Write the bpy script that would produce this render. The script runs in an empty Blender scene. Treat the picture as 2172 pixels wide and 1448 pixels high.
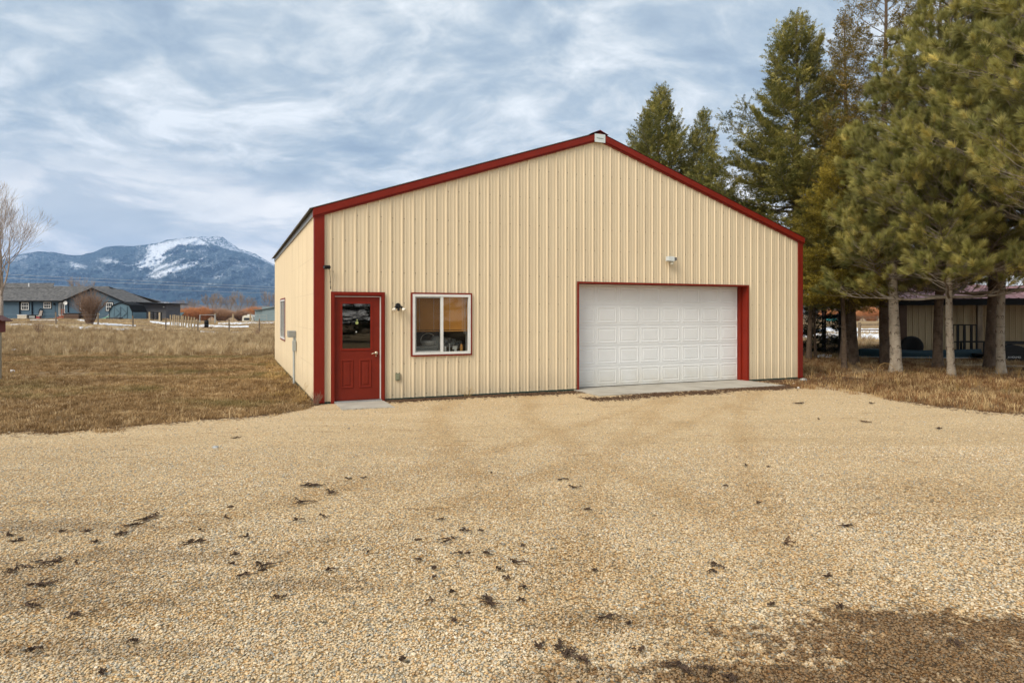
import bpy, bmesh, math, random
import numpy as np
from mathutils import Vector, Matrix
SC = bpy.context.scene
COL = SC.collection
R = math.radians
random.seed(7); RNG = np.random.default_rng(7)

# ---------------------------------------------------------------- camera, sky, sun, exposure
F, CX, HY, H = 1388.0, 1086.0, 662.0, 1.74          # focal length in photo pixels, horizon row, eye height
cam_d = bpy.data.cameras.new('camera'); cam = bpy.data.objects.new('camera', cam_d); COL.objects.link(cam)
cam.location = (0, 0, H); cam.rotation_euler = (R(90), 0, 0)
cam_d.sensor_width = 36; cam_d.lens = 36 * F / 2172; cam_d.shift_y = -(724 - HY) / 2172
cam_d.clip_start = .1; cam_d.clip_end = 40000
SC.camera = cam
SC.view_settings.view_transform = 'Standard'; SC.view_settings.look = 'None'
SC.view_settings.gamma = 1; SC.view_settings.use_curve_mapping = False
SC.view_settings.exposure = 1.45
SC.render.engine = 'CYCLES'
SC.cycles.use_denoising = True
SC.cycles.max_bounces = 8; SC.cycles.diffuse_bounces = 3; SC.cycles.glossy_bounces = 4
SC.cycles.transparent_max_bounces = 24; SC.cycles.volume_bounces = 0
SC.cycles.caustics_reflective = False; SC.cycles.caustics_refractive = False

HAZE_D = 8.8e-5
SUN_AZ, SUN_EL = R(-136), R(44)                      # sun behind the camera, to the left
sun_d = bpy.data.lights.new('sun', 'SUN'); sun_d.energy = 1.5; sun_d.angle = R(36); sun_d.color = (1, .90, .76)
sun = bpy.data.objects.new('sun', sun_d); COL.objects.link(sun)
sd = Vector((math.sin(SUN_AZ) * math.cos(SUN_EL), math.cos(SUN_AZ) * math.cos(SUN_EL), math.sin(SUN_EL)))
sun.rotation_euler = sd.to_track_quat('Z', 'Y').to_euler()

world = bpy.data.worlds.new('World'); SC.world = world; world.use_nodes = True
def make_world():
    nt = world.node_tree; N = nt.nodes; L = nt.links; N.clear()
    def n(t, **k):
        o = N.new(t)
        for a, b in k.items(): setattr(o, a, b)
        return o
    def M(op, a, b=None, c=None, clamp=False):
        o = n('ShaderNodeMath', operation=op, use_clamp=clamp)
        for i, v in enumerate((a, b, c)):
            if v is None: continue
            if isinstance(v, (int, float)): o.inputs[i].default_value = v
            else: L.new(v, o.inputs[i])
        return o.outputs[0]
    out = n('ShaderNodeOutputWorld')
    sky = n('ShaderNodeTexSky', sky_type='NISHITA'); sky.sun_disc = False
    sky.sun_elevation = SUN_EL; sky.sun_rotation = SUN_AZ; sky.dust_density = 2.0
    bg1 = n('ShaderNodeBackground'); bg1.inputs[1].default_value = .06
    L.new(sky.outputs[0], bg1.inputs[0])
    tc = n('ShaderNodeTexCoord'); sp = n('ShaderNodeSeparateXYZ'); L.new(tc.outputs['Generated'], sp.inputs[0])
    z = M('MAXIMUM', sp.outputs[2], 0.0)
    zz = M('ADD', z, .26)
    px = M('DIVIDE', sp.outputs[0], zz); py = M('DIVIDE', sp.outputs[1], zz)
    cb = n('ShaderNodeCombineXYZ'); L.new(px, cb.inputs[0]); L.new(py, cb.inputs[1])
    mp = n('ShaderNodeMapping'); mp.inputs['Rotation'].default_value = (0, 0, R(28)); mp.inputs['Scale'].default_value = (1.25, 1.45, 1)
    mp.inputs['Location'].default_value = (3.3, 1.2, 0)
    L.new(cb.outputs[0], mp.inputs[0])
    def noise(vec, sc, det, rough, dist=0):
        o = n('ShaderNodeTexNoise'); o.inputs['Scale'].default_value = sc; o.inputs['Detail'].default_value = det
        o.inputs['Roughness'].default_value = rough; o.inputs['Distortion'].default_value = dist
        L.new(vec, o.inputs['Vector']); return o.outputs[0]
    wn = n('ShaderNodeTexNoise'); wn.inputs['Scale'].default_value = 1.1; wn.inputs['Detail'].default_value = 3; L.new(mp.outputs[0], wn.inputs['Vector'])
    wv = n('ShaderNodeVectorMath', operation='MULTIPLY_ADD'); L.new(wn.outputs['Color'], wv.inputs[0]); wv.inputs[1].default_value = (.55, .55, 0); L.new(mp.outputs[0], wv.inputs[2])
    wvv = wv.outputs[0]
    big = noise(wvv, .75, 4, .55, .2)
    mid = noise(wvv, 2.3, 8, .60, .15)
    fine = noise(wvv, 6.5, 7, .62, .3)
    s = M('ADD', M('MULTIPLY', big, .48), M('ADD', M('MULTIPLY', mid, .70), M('MULTIPLY', fine, .24)))
    cr = n('ShaderNodeValToRGB'); e = cr.color_ramp.elements
    e[0].position = .60; e[0].color = (.158, .192, .228, 1)
    e[1].position = .84; e[1].color = (.43, .44, .44, 1)
    for p, c in ((.655, (.190, .226, .258, 1)), (.705, (.235, .266, .288, 1)), (.76, (.315, .334, .342, 1))):
        x = e.new(p); x.color = c
    L.new(s, cr.inputs[0])
    # paler, warmer band towards the horizon, broken up by low grey cloud
    hz = n('ShaderNodeMapRange'); hz.inputs[1].default_value = .24; hz.inputs[2].default_value = .06; hz.interpolation_type = 'SMOOTHSTEP'
    L.new(M('ADD', z, M('MULTIPLY', M('SUBTRACT', big, .5), .30)), hz.inputs[0])
    mp2 = n('ShaderNodeMapping'); mp2.inputs['Scale'].default_value = (3.2, 3.2, 11); L.new(tc.outputs['Generated'], mp2.inputs[0])
    low = noise(mp2.outputs[0], 1.3, 6, .6, .6)
    lr = n('ShaderNodeValToRGB'); e = lr.color_ramp.elements
    e[0].position = .38; e[0].color = (.38, .39, .39, 1); e[1].position = .52; e[1].color = (.70, .655, .595, 1)
    x = e.new(.45); x.color = (.50, .49, .47, 1)
    L.new(low, lr.inputs[0])
    mx = n('ShaderNodeMixRGB'); L.new(hz.outputs[0], mx.inputs[0]); L.new(cr.outputs[0], mx.inputs[1]); L.new(lr.outputs[0], mx.inputs[2])
    bg2 = n('ShaderNodeBackground'); bg2.inputs[1].default_value = 1.0
    L.new(mx.outputs[0], bg2.inputs[0])
    ms = n('ShaderNodeMixShader'); ms.inputs[0].default_value = .93
    L.new(bg1.outputs[0], ms.inputs[1]); L.new(bg2.outputs[0], ms.inputs[2]); L.new(ms.outputs[0], out.inputs[0])
make_world()

# ---------------------------------------------------------------- helpers
def link(o): COL.objects.link(o); return o
def tag(o, label=None, cat=None, group=None, kind=None):
    if label: o['label'] = label
    if cat: o['category'] = cat
    if group: o['group'] = group
    if kind: o['kind'] = kind
    return o
def empty(name, loc=(0, 0, 0), rz=0, label=None, cat=None, group=None, kind=None):
    o = bpy.data.objects.new(name, None); link(o); o.location = loc; o.rotation_euler = (0, 0, rz)
    o.empty_display_size = .2
    return tag(o, label, cat, group, kind)
class MB:
    def __init__(s): s.v = []; s.f = []; s.m = []; s.cm = 0
    def add(s, vs, fs):
        b = len(s.v); s.v += [tuple(v) for v in vs]; s.f += [tuple(b + i for i in f) for f in fs]; s.m += [s.cm] * len(fs); return s
    def box(s, x0, x1, y0, y1, z0, z1):
        if x1 < x0: x0, x1 = x1, x0
        if y1 < y0: y0, y1 = y1, y0
        if z1 < z0: z0, z1 = z1, z0
        return s.add([(x0, y0, z0), (x1, y0, z0), (x1, y1, z0), (x0, y1, z0), (x0, y0, z1), (x1, y0, z1), (x1, y1, z1), (x0, y1, z1)],
                     [(0, 3, 2, 1), (4, 5, 6, 7), (0, 1, 5, 4), (1, 2, 6, 5), (2, 3, 7, 6), (3, 0, 4, 7)])
    def prism(s, pts, d):                                   # planar polygon (3-D points) extruded by vector d
        n = len(pts); d = Vector(d); a = [Vector(p) for p in pts]
        return s.add([*a, *[p + d for p in a]], [tuple(range(n))[::-1], tuple(range(n, 2 * n))] + [(i, (i + 1) % n, n + (i + 1) % n, n + i) for i in range(n)])
    def bar(s, a, b, w, h=None, up=(0, 0, 1)):
        a, b = Vector(a), Vector(b); h = h or w; d = (b - a).normalized(); u = Vector(up)
        if abs(d.dot(u)) > .98: u = Vector((1, 0, 0))
        x = d.cross(u).normalized(); y = x.cross(d)
        q = [x * w / 2 + y * h / 2, -x * w / 2 + y * h / 2, -x * w / 2 - y * h / 2, x * w / 2 - y * h / 2]
        return s.add([a + i for i in q] + [b + i for i in q], [(0, 1, 2, 3), (7, 6, 5, 4)] + [(i, 4 + i, 4 + (i + 1) % 4, (i + 1) % 4) for i in range(4)])
    def tube(s, pts, rad, n=6, cap=True):
        pts = [Vector(p) for p in pts]; m = len(pts)
        if not hasattr(rad, '__len__'): rad = [rad] * m
        vs = []; px = None
        for i, p in enumerate(pts):
            d = (pts[min(i + 1, m - 1)] - pts[max(i - 1, 0)]).normalized()
            if px is None:
                px = d.cross(Vector((0, 0, 1)) if abs(d.z) < .9 else Vector((1, 0, 0))).normalized()
            else: px = (px - d * px.dot(d)).normalized()
            y = d.cross(px)
            for k in range(n):
                a = 2 * math.pi * k / n; vs.append(p + (px * math.cos(a) + y * math.sin(a)) * rad[i])
        fs = [(i * n + k, i * n + (k + 1) % n, (i + 1) * n + (k + 1) % n, (i + 1) * n + k) for i in range(m - 1) for k in range(n)]
        if cap: fs += [tuple(range(n))[::-1], tuple(range((m - 1) * n, m * n))]
        return s.add(vs, fs)
    def lathe(s, prof, c=(0, 0, 0), n=16, axis='z'):
        vs = []
        for r, h in prof:
            for k in range(n):
                a = 2 * math.pi * k / n; x, y = r * math.cos(a), r * math.sin(a)
                v = {'z': (x, y, h), 'y': (x, h, y), 'x': (h, x, y)}[axis]
                vs.append((v[0] + c[0], v[1] + c[1], v[2] + c[2]))
        m = len(prof)
        fs = [(i * n + k, i * n + (k + 1) % n, (i + 1) * n + (k + 1) % n, (i + 1) * n + k) for i in range(m - 1) for k in range(n)]
        fs += [tuple(range(n))[::-1], tuple(range((m - 1) * n, m * n))]
        return s.add(vs, fs)
    def build(s, name, mat, parent=None, smooth=False, bevel=0, recalc=True, loc=None):
        me = bpy.data.meshes.new(name); me.from_pydata(s.v, [], s.f)
        if recalc and len(s.f) < 60000:
            bm = bmesh.new(); bm.from_mesh(me); bmesh.ops.recalc_face_normals(bm, faces=bm.faces)
            if bevel: bmesh.ops.bevel(bm, geom=bm.edges[:], offset=bevel, segments=1, affect='EDGES', clamp_overlap=True)
            bm.to_mesh(me); bm.free()
        for m in (mat if isinstance(mat, (list, tuple)) else [mat]): me.materials.append(m)
        if isinstance(mat, (list, tuple)) and not bevel: me.polygons.foreach_set('material_index', s.m)
        if smooth: me.polygons.foreach_set('use_smooth', [True] * len(me.polygons))
        o = bpy.data.objects.new(name, me); link(o)
        if parent: o.parent = parent
        if loc: o.location = loc
        return o
def sm(a, b, x):
    t = np.clip((np.asarray(x, float) - a) / (b - a), 0, 1); return t * t * (3 - 2 * t)
def terrain(x, y):
    x = np.asarray(x, float); y = np.asarray(y, float); yy = np.maximum(y, 1.0); k = x / yy
    s0 = -.47; s1 = -.69 + .12 * sm(60, 100, y)
    side = sm(-s0, -s1, -k)
    h = .52 * sm(26, 58, y) * side + .10 * sm(75, 110, y) * side
    h = h - .12 * sm(30, 60, y) * (1 - side) - 2.45 * sm(125, 280, y) - 4 * sm(280, 900, y)
    bump = .025 * np.sin(x * .9 + 1.3) * np.sin(y * .7) + .05 * np.sin(x * .23 + y * .11) * np.sin(y * .31)
    ditch = -.10 * np.exp(-((y - 18.6 - .3 * np.sin(x * .4)) / .9) ** 2) * sm(-7.5, -10, x)
    return h + bump * sm(17, 30, y) + ditch
def GT(px, py, it=30):                                   # the point of the ground seen at a photo pixel
    Z = F * H / max(py - HY, 1.0)
    for _ in range(it):
        z = float(terrain((px - CX) / F * Z, Z)); Z = .5 * Z + .5 * F * (H - z) / max(py - HY, 1.0)
    return Vector(((px - CX) / F * Z, Z, float(terrain((px - CX) / F * Z, Z))))
def PZ(px, py, Z): return Vector(((px - CX) / F * Z, Z, H - (py - HY) / F * Z))
def on(px, Z): x = (px - CX) / F * Z; return Vector((x, Z, float(terrain(x, Z))))

# ---------------------------------------------------------------- materials
def nodes(name):
    m = bpy.data.materials.new(name); m.use_nodes = True; nt = m.node_tree
    b = nt.nodes['Principled BSDF']; return m, nt, nt.nodes, nt.links, b
def ramp(N, L, fac, stops, interp='LINEAR'):
    r = N.new('ShaderNodeValToRGB'); e = r.color_ramp.elements; r.color_ramp.interpolation = interp
    e[0].position = stops[0][0]; e[0].color = (*stops[0][1], 1); e[1].position = stops[-1][0]; e[1].color = (*stops[-1][1], 1)
    for p, c in stops[1:-1]: x = e.new(p); x.color = (*c, 1)
    L.new(fac, r.inputs[0]); return r.outputs[0]
def tnoise(N, L, vec, sc, det=4, rough=.55, dist=0):
    o = N.new('ShaderNodeTexNoise'); o.inputs['Scale'].default_value = sc; o.inputs['Detail'].default_value = det
    o.inputs['Roughness'].default_value = rough; o.inputs['Distortion'].default_value = dist
    if vec is not None: L.new(vec, o.inputs['Vector'])
    return o.outputs[0]
def mapping(N, L, vec, scale=(1, 1, 1)):
    o = N.new('ShaderNodeMapping'); o.inputs['Scale'].default_value = scale; L.new(vec, o.inputs[0]); return o.outputs[0]
def mix(N, L, f, a, b, mode='MIX'):
    o = N.new('ShaderNodeMixRGB'); o.blend_type = mode
    for i, v in ((0, f), (1, a), (2, b)):
        if isinstance(v, (int, float)): o.inputs[i].default_value = v
        elif isinstance(v, tuple): o.inputs[i].default_value = (*v, 1)
        else: L.new(v, o.inputs[i])
    return o.outputs[0]
def math_(N, L, op, a, b=None, clamp=False):
    o = N.new('ShaderNodeMath'); o.operation = op; o.use_clamp = clamp
    for i, v in enumerate((a, b)):
        if v is None: continue
        if isinstance(v, (int, float)): o.inputs[i].default_value = v
        else: L.new(v, o.inputs[i])
    return o.outputs[0]
def bump(N, L, b, h, st, dist):
    o = N.new('ShaderNodeBump'); o.inputs['Strength'].default_value = st; o.inputs['Distance'].default_value = dist
    L.new(h, o.inputs['Height']); L.new(o.outputs[0], b.inputs['Normal'])
def mat(name, c, c2=None, rough=.6, metal=0, sc=3, stretch=(1, 1, 1), bmp=0, bdist=.01, det=5, lo=.35, hi=.65, coord='Object', spec=.5, bsc=None):
    m, nt, N, L, b = nodes(name)
    b.inputs['Roughness'].default_value = rough; b.inputs['Metallic'].default_value = metal
    b.inputs['Specular IOR Level'].default_value = spec
    c2 = c2 or tuple(x * .82 for x in c)
    tc = N.new('ShaderNodeTexCoord'); v = mapping(N, L, tc.outputs[coord], stretch)
    f = tnoise(N, L, v, sc, det)
    L.new(ramp(N, L, f, [(lo, c2), (hi, c)]), b.inputs['Base Color'])
    if bmp: bump(N, L, b, tnoise(N, L, v, bsc or sc * 4, 5), bmp, bdist)
    return m
def glass(name, tint=(.97, .97, .95), refl=1.0, dark=0.0):
    m, nt, N, L, b = nodes(name); N.remove(b); out = N['Material Output']
    tr = N.new('ShaderNodeBsdfTransparent'); tr.inputs[0].default_value = (*tint, 1)
    gl = N.new('ShaderNodeBsdfGlossy'); gl.inputs['Roughness'].default_value = .015
    tc = N.new('ShaderNodeTexCoord'); bp = N.new('ShaderNodeBump'); bp.inputs['Strength'].default_value = .10; bp.inputs['Distance'].default_value = .02
    L.new(tnoise(N, L, tc.outputs['Object'], 1.6, 1), bp.inputs['Height']); L.new(bp.outputs[0], gl.inputs['Normal'])
    fr = N.new('ShaderNodeFresnel'); fr.inputs[0].default_value = 1.52
    f = math_(N, L, 'ADD', math_(N, L, 'MULTIPLY', fr.outputs[0], .60), .0 + dark, True)
    ms = N.new('ShaderNodeMixShader'); L.new(f, ms.inputs[0]); L.new(tr.outputs[0], ms.inputs[1]); L.new(gl.outputs[0], ms.inputs[2])
    L.new(ms.outputs[0], out.inputs[0]); return m

def siding_mat(name, base, base2):
    m, nt, N, L, b = nodes(name); b.inputs['Roughness'].default_value = .5; b.inputs['Specular IOR Level'].default_value = .25
    g = N.new('ShaderNodeNewGeometry'); v = g.outputs['Position']
    f = tnoise(N, L, mapping(N, L, v, (1.2, 1.2, .25)), 2.0, 4)
    col = ramp(N, L, f, [(.35, base2), (.65, base)])
    sp = N.new('ShaderNodeSeparateXYZ'); L.new(v, sp.inputs[0])
    # splash dirt near the ground
    mr = N.new('ShaderNodeMapRange'); mr.inputs[1].default_value = .55; mr.inputs[2].default_value = .0; L.new(sp.outputs[2], mr.inputs[0])
    d = math_(N, L, 'MULTIPLY', mr.outputs[0], tnoise(N, L, mapping(N, L, v, (6, 6, 2)), 2.5, 5))
    col = mix(N, L, math_(N, L, 'MULTIPLY', d, .55), col, (.33, .25, .15))
    st = tnoise(N, L, mapping(N, L, v, (14, 14, .35)), 1.0, 4)
    col = mix(N, L, math_(N, L, 'MULTIPLY', math_(N, L, 'SUBTRACT', st, .52, True), .9), col, (.36, .30, .20))
    L.new(col, b.inputs['Base Color'])
    bump(N, L, b, tnoise(N, L, v, 1.1, 2), .12, .02)
    return m
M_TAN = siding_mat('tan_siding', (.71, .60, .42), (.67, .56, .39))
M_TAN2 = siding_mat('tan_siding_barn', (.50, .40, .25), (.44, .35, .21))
M_RED = mat('barn_red_trim', (.205, .016, .006), (.175, .013, .005), rough=.5, spec=.22, sc=2.5, bmp=.05)
M_RED2 = mat('entry_door_red', (.185, .019, .008), (.16, .016, .007), rough=.55, spec=.2, sc=5, bmp=.05)
M_GREEN = mat('dark_green_base', (.012, .035, .026), rough=.5)
M_ROOF = mat('olive_brown_roof_steel', (.10, .085, .06), rough=.5, sc=2)
M_WHITE = mat('white_vinyl', (.72, .73, .71), (.66, .67, .65), rough=.4, sc=8)
M_ALU = mat('aluminium', (.55, .55, .54), rough=.35, metal=.8)
M_BRASS = mat('satin_brass', (.62, .56, .42), rough=.28, metal=.9)
M_BLACK = mat('black_plastic', (.010, .010, .010), rough=.55, spec=.2)
M_DARK = mat('dark_interior', (.10, .085, .07), rough=.9)
M_GREY = mat('galvanised_grey', (.33, .34, .33), (.27, .28, .275), rough=.5, metal=.2, sc=12)
M_GREY2 = mat('pale_grey_housing', (.42, .45, .44), (.36, .39, .38), rough=.45)
M_OUTLET = mat('olive_grey_cover', (.22, .23, .15), rough=.5)
M_GLASS = glass('window_glass')
M_DGLASS = glass('door_glass', (.30, .32, .30), dark=.09)
M_BLIND = mat('honey_wood_slats', (.78, .38, .085), (.66, .30, .06), rough=.5, sc=5, stretch=(.4, 1, 6))
M_CONC = mat('concrete', (.40, .375, .32), (.30, .275, .23), rough=.9, sc=2.2, bmp=.3, bdist=.004, bsc=60, lo=.3, hi=.6, coord='Object')
M_SNOW = mat('old_snow', (.80, .83, .88), (.68, .71, .76), rough=.7, sc=1.5, bmp=.5, bdist=.05)

def garage_door_mat():
    m, nt, N, L, b = nodes('white_steel_door'); b.inputs['Roughness'].default_value = .45
    g = N.new('ShaderNodeNewGeometry'); v = g.outputs['Position']
    col = ramp(N, L, tnoise(N, L, v, 1.6, 5), [(.3, (.73, .75, .755)), (.7, (.79, .81, .815))])
    sp = N.new('ShaderNodeSeparateXYZ'); L.new(v, sp.inputs[0])
    mr = N.new('ShaderNodeMapRange'); mr.inputs[1].default_value = .55; mr.inputs[2].default_value = .0; L.new(sp.outputs[2], mr.inputs[0])
    d = math_(N, L, 'MULTIPLY', mr.outputs[0], tnoise(N, L, v, 3.5, 5))
    col = mix(N, L, math_(N, L, 'MULTIPLY', d, .8), col, (.52, .45, .30))
    L.new(col, b.inputs['Base Color']); return m
M_GDOOR = garage_door_mat()

# gravel: pebbles and the sheet under them share the damp / dirty patches
PATCH = [(1960, 1395, .85, .36), (2150, 1340, .5, .12), (1700, 1440, .9, .16), (1900, 1330, .45, .2), (30, 1230, .8, .22), (70, 1275, .75, .18), (30, 1120, 1.1, .16),
         (200, 1380, .45, .12), (1280, 1440, .5, .1), (1300, 1320, .4, .12), (280, 1180, .9, .12), (600, 1240, .5, .1)]
def dirt_mask(N, L, vec):
    acc = None
    nz = tnoise(N, L, vec, 2.6, 6, .65); nz2 = tnoise(N, L, vec, 14, 4, .6)
    wob = math_(N, L, 'ADD', math_(N, L, 'MULTIPLY', math_(N, L, 'SUBTRACT', nz, .5), 2.6), math_(N, L, 'MULTIPLY', math_(N, L, 'SUBTRACT', nz2, .5), 3.4))
    for i, (px, py, rx, ry) in enumerate(PATCH):
        Z = F * H / (py - HY); X = (px - CX) / F * Z
        a = N.new('ShaderNodeVectorMath'); a.operation = 'SUBTRACT'; L.new(vec, a.inputs[0]); a.inputs[1].default_value = (X, Z, 0)
        b = N.new('ShaderNodeVectorMath'); b.operation = 'MULTIPLY'; L.new(a.outputs[0], b.inputs[0]); b.inputs[1].default_value = (1 / rx, 1 / ry, 0)
        c = N.new('ShaderNodeVectorMath'); c.operation = 'LENGTH'; L.new(b.outputs[0], c.inputs[0])
        d = math_(N, L, 'MULTIPLY', math_(N, L, 'SUBTRACT', math_(N, L, 'ADD', 1.3, wob), c.outputs['Value']), 1.9, True)
        if i > 3: d = math_(N, L, 'MULTIPLY', d, .42)
        acc = d if acc is None else math_(N, L, 'MAXIMUM', acc, d)
    return acc
def tracks(N, L, vec, col):
    """pale compacted wheel bands curving out from the garage door"""
    sp = N.new('ShaderNodeSeparateXYZ'); L.new(vec, sp.inputs[0]); x, y = sp.outputs[0], sp.outputs[1]; acc = None
    nz = tnoise(N, L, mapping(N, L, vec, (1, .4, 1)), 1.3, 5, .65)
    for a, b, c in ((4.2, -.75, .030), (-6.5, .95, -.012), (.5, .10, .012)):
        u = math_(N, L, 'SUBTRACT', x, math_(N, L, 'ADD', a, math_(N, L, 'ADD', math_(N, L, 'MULTIPLY', y, b), math_(N, L, 'MULTIPLY', math_(N, L, 'MULTIPLY', y, y), c))))
        d = math_(N, L, 'ABSOLUTE', math_(N, L, 'SUBTRACT', math_(N, L, 'ABSOLUTE', u), .78))
        m = math_(N, L, 'SUBTRACT', 1, math_(N, L, 'MULTIPLY', math_(N, L, 'ADD', d, math_(N, L, 'MULTIPLY', math_(N, L, 'SUBTRACT', nz, .5), 1.4)), 3.2), True)
        acc = m if acc is None else math_(N, L, 'MAXIMUM', acc, m)
    return mix(N, L, math_(N, L, 'MULTIPLY', acc, .55), col, mix(N, L, 1, col, (.80, .72, .60), 'MULTIPLY'))
STONE = [(0, (.20, .19, .165)), (.08, (.34, .36, .36)), (.2, (.50, .46, .38)), (.34, (.62, .51, .35)), (.46, (.56, .38, .20)),
         (.55, (.66, .59, .46)), (.66, (.50, .44, .35)), (.76, (.70, .54, .32)), (.86, (.76, .71, .60)), (.94, (.46, .31, .16)), (1, (.84, .81, .74))]
def stone_mat():
    m, nt, N, L, b = nodes('pebbles'); b.inputs['Roughness'].default_value = .7; b.inputs['Specular IOR Level'].default_value = .3
    oi = N.new('ShaderNodeObjectInfo')
    col = ramp(N, L, oi.outputs['Random'], STONE)
    tc = N.new('ShaderNodeTexCoord')
    col = mix(N, L, .35, col, ramp(N, L, tnoise(N, L, tc.outputs['Object'], 1.5, 3), [(.3, (.3, .27, .23)), (.7, (1, .97, .9))]), 'MULTIPLY')
    tone = ramp(N, L, tnoise(N, L, oi.outputs['Location'], .55, 4), [(.35, (.98, .91, .79)), (.65, (1.12, 1.09, 1.03))])
    col = mix(N, L, 1, col, tone, 'MULTIPLY')
    d = dirt_mask(N, L, oi.outputs['Location'])
    col = mix(N, L, math_(N, L, 'MULTIPLY', d, .85), col, mix(N, L, 1, col, (.30, .215, .135), 'MULTIPLY'))
    col = tracks(N, L, oi.outputs['Location'], col)
    st = tnoise(N, L, mapping(N, L, oi.outputs['Location'], (.5, 3.2, 1)), 1.7, 7, .7)
    col = mix(N, L, math_(N, L, 'MULTIPLY', math_(N, L, 'SUBTRACT', st, .575, True), 4, True), col, mix(N, L, 1, col, (.52, .40, .26), 'MULTIPLY'))
    L.new(col, b.inputs['Base Color']); return m
M_STONE = stone_mat()
def gravel_mat():
    m, nt, N, L, b = nodes('gravel'); b.inputs['Roughness'].default_value = .9; b.inputs['Specular IOR Level'].default_value = .2
    g = N.new('ShaderNodeNewGeometry'); v = g.outputs['Position']
    vo = N.new('ShaderNodeTexVoronoi'); vo.inputs['Scale'].default_value = 58; L.new(v, vo.inputs['Vector'])
    sr = N.new('ShaderNodeSeparateColor'); L.new(vo.outputs['Color'], sr.inputs[0])
    col = ramp(N, L, sr.outputs[0], STONE)
    edge = ramp(N, L, vo.outputs['Distance'], [(.25, (1.12, 1.1, 1.06)), (.62, (.42, .37, .30))])
    col = mix(N, L, 1, col, edge, 'MULTIPLY')
    m12 = tnoise(N, L, mapping(N, L, v, (.7, 1.6, 1)), 11, 5, .75)
    col = mix(N, L, 1, col, ramp(N, L, m12, [(.34, (.66, .58, .47)), (.47, (1, .98, .95)), (.66, (1.14, 1.12, 1.08))]), 'MULTIPLY')
    big = tnoise(N, L, mapping(N, L, v, (.5, 1.5, 1)), .8, 6, .6)
    col = mix(N, L, 1, col, ramp(N, L, big, [(.32, (.88, .76, .58)), (.5, (1.04, .96, .82)), (.68, (1.18, 1.12, 1.0))]), 'MULTIPLY')
    # fine sand showing in the middle distance
    sp = N.new('ShaderNodeSeparateXYZ'); L.new(v, sp.inputs[0])
    mr = N.new('ShaderNodeMapRange'); mr.inputs[1].default_value = 5; mr.inputs[2].default_value = 11; L.new(sp.outputs[1], mr.inputs[0])
    col = mix(N, L, math_(N, L, 'MULTIPLY', mr.outputs[0], .50), col, ramp(N, L, tnoise(N, L, v, 30, 4), [(.3, (.50, .37, .21)), (.7, (.76, .60, .38))]))
    col = tracks(N, L, v, col)
    # long thin brown streaks of needles
    st = tnoise(N, L, mapping(N, L, v, (.5, 3.2, 1)), 1.7, 7, .7)
    col = mix(N, L, math_(N, L, 'MULTIPLY', math_(N, L, 'SUBTRACT', st, .575, True), 5, True), col, mix(N, L, 1, col, (.45, .34, .22), 'MULTIPLY'))
    d = dirt_mask(N, L, v)
    col = mix(N, L, math_(N, L, 'MULTIPLY', d, .85), col, mix(N, L, 1, col, (.22, .155, .10), 'MULTIPLY'))
    L.new(col, b.inputs['Base Color'])
    h = math_(N, L, 'SUBTRACT', math_(N, L, 'MULTIPLY', tnoise(N, L, v, 6, 5), .6), math_(N, L, 'MULTIPLY', vo.outputs['Distance'], 1.0))
    bump(N, L, b, h, .9, .012); return m
M_GRAVEL = gravel_mat()
def ground_mat():
    m, nt, N, L, b = nodes('dry_ground'); b.inputs['Roughness'].default_value = .95; b.inputs['Specular IOR Level'].default_value = .1
    g = N.new('ShaderNodeNewGeometry'); v = g.outputs['Position']
    n1 = tnoise(N, L, v, .5, 8, .65); n2 = tnoise(N, L, v, 9, 6, .7)
    col = ramp(N, L, n1, [(.35, (.15, .105, .06)), (.5, (.22, .155, .09)), (.65, (.30, .22, .13))])
    col = mix(N, L, 1, col, ramp(N, L, n2, [(.3, (.5, .48, .44)), (.7, (1.35, 1.3, 1.2))]), 'MULTIPLY')
    sp = N.new('ShaderNodeSeparateXYZ'); L.new(v, sp.inputs[0])
    mr = N.new('ShaderNodeMapRange'); mr.inputs[1].default_value = 45; mr.inputs[2].default_value = 80; L.new(sp.outputs[1], mr.inputs[0])
    far = ramp(N, L, tnoise(N, L, mapping(N, L, v, (.25, 1, 1)), .16, 6, .6), [(.35, (.20, .13, .065)), (.6, (.31, .22, .115)), (.7, (.37, .28, .16))])
    col = mix(N, L, mr.outputs[0], col, far)
    L.new(col, b.inputs['Base Color']); bump(N, L, b, n2, .8, .05); return m
M_GROUND = ground_mat()
def blade_mat(name, stops, green=None, loc_sc=.35, rough=.75, trans=.25):
    m, nt, N, L, b = nodes(name); b.inputs['Roughness'].default_value = rough; b.inputs['Specular IOR Level'].default_value = .15
    oi = N.new('ShaderNodeObjectInfo'); col = ramp(N, L, oi.outputs['Random'], stops)
    tone = ramp(N, L, tnoise(N, L, oi.outputs['Location'], loc_sc, 4), [(.35, (.70, .66, .60)), (.65, (1.2, 1.18, 1.12))])
    col = mix(N, L, 1, col, tone, 'MULTIPLY')
    if green:
        f = tnoise(N, L, mapping(N, L, oi.outputs['Location'], (.5, 1, 1)), green[1], 4)
        col = mix(N, L, math_(N, L, 'MULTIPLY', math_(N, L, 'SUBTRACT', f, green[2], True), 4, True), col, green[0])
    g = N.new('ShaderNodeTexCoord'); sp = N.new('ShaderNodeSeparateXYZ'); L.new(g.outputs['Generated'], sp.inputs[0])
    L.new(col, b.inputs['Base Color'])
    tl = N.new('ShaderNodeBsdfTranslucent'); L.new(col, tl.inputs[0]); ms = N.new('ShaderNodeMixShader'); ms.inputs[0].default_value = trans
    out = N['Material Output']; L.new(b.outputs[0], ms.inputs[1]); L.new(tl.outputs[0], ms.inputs[2]); L.new(ms.outputs[0], out.inputs[0])
    return m

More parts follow.
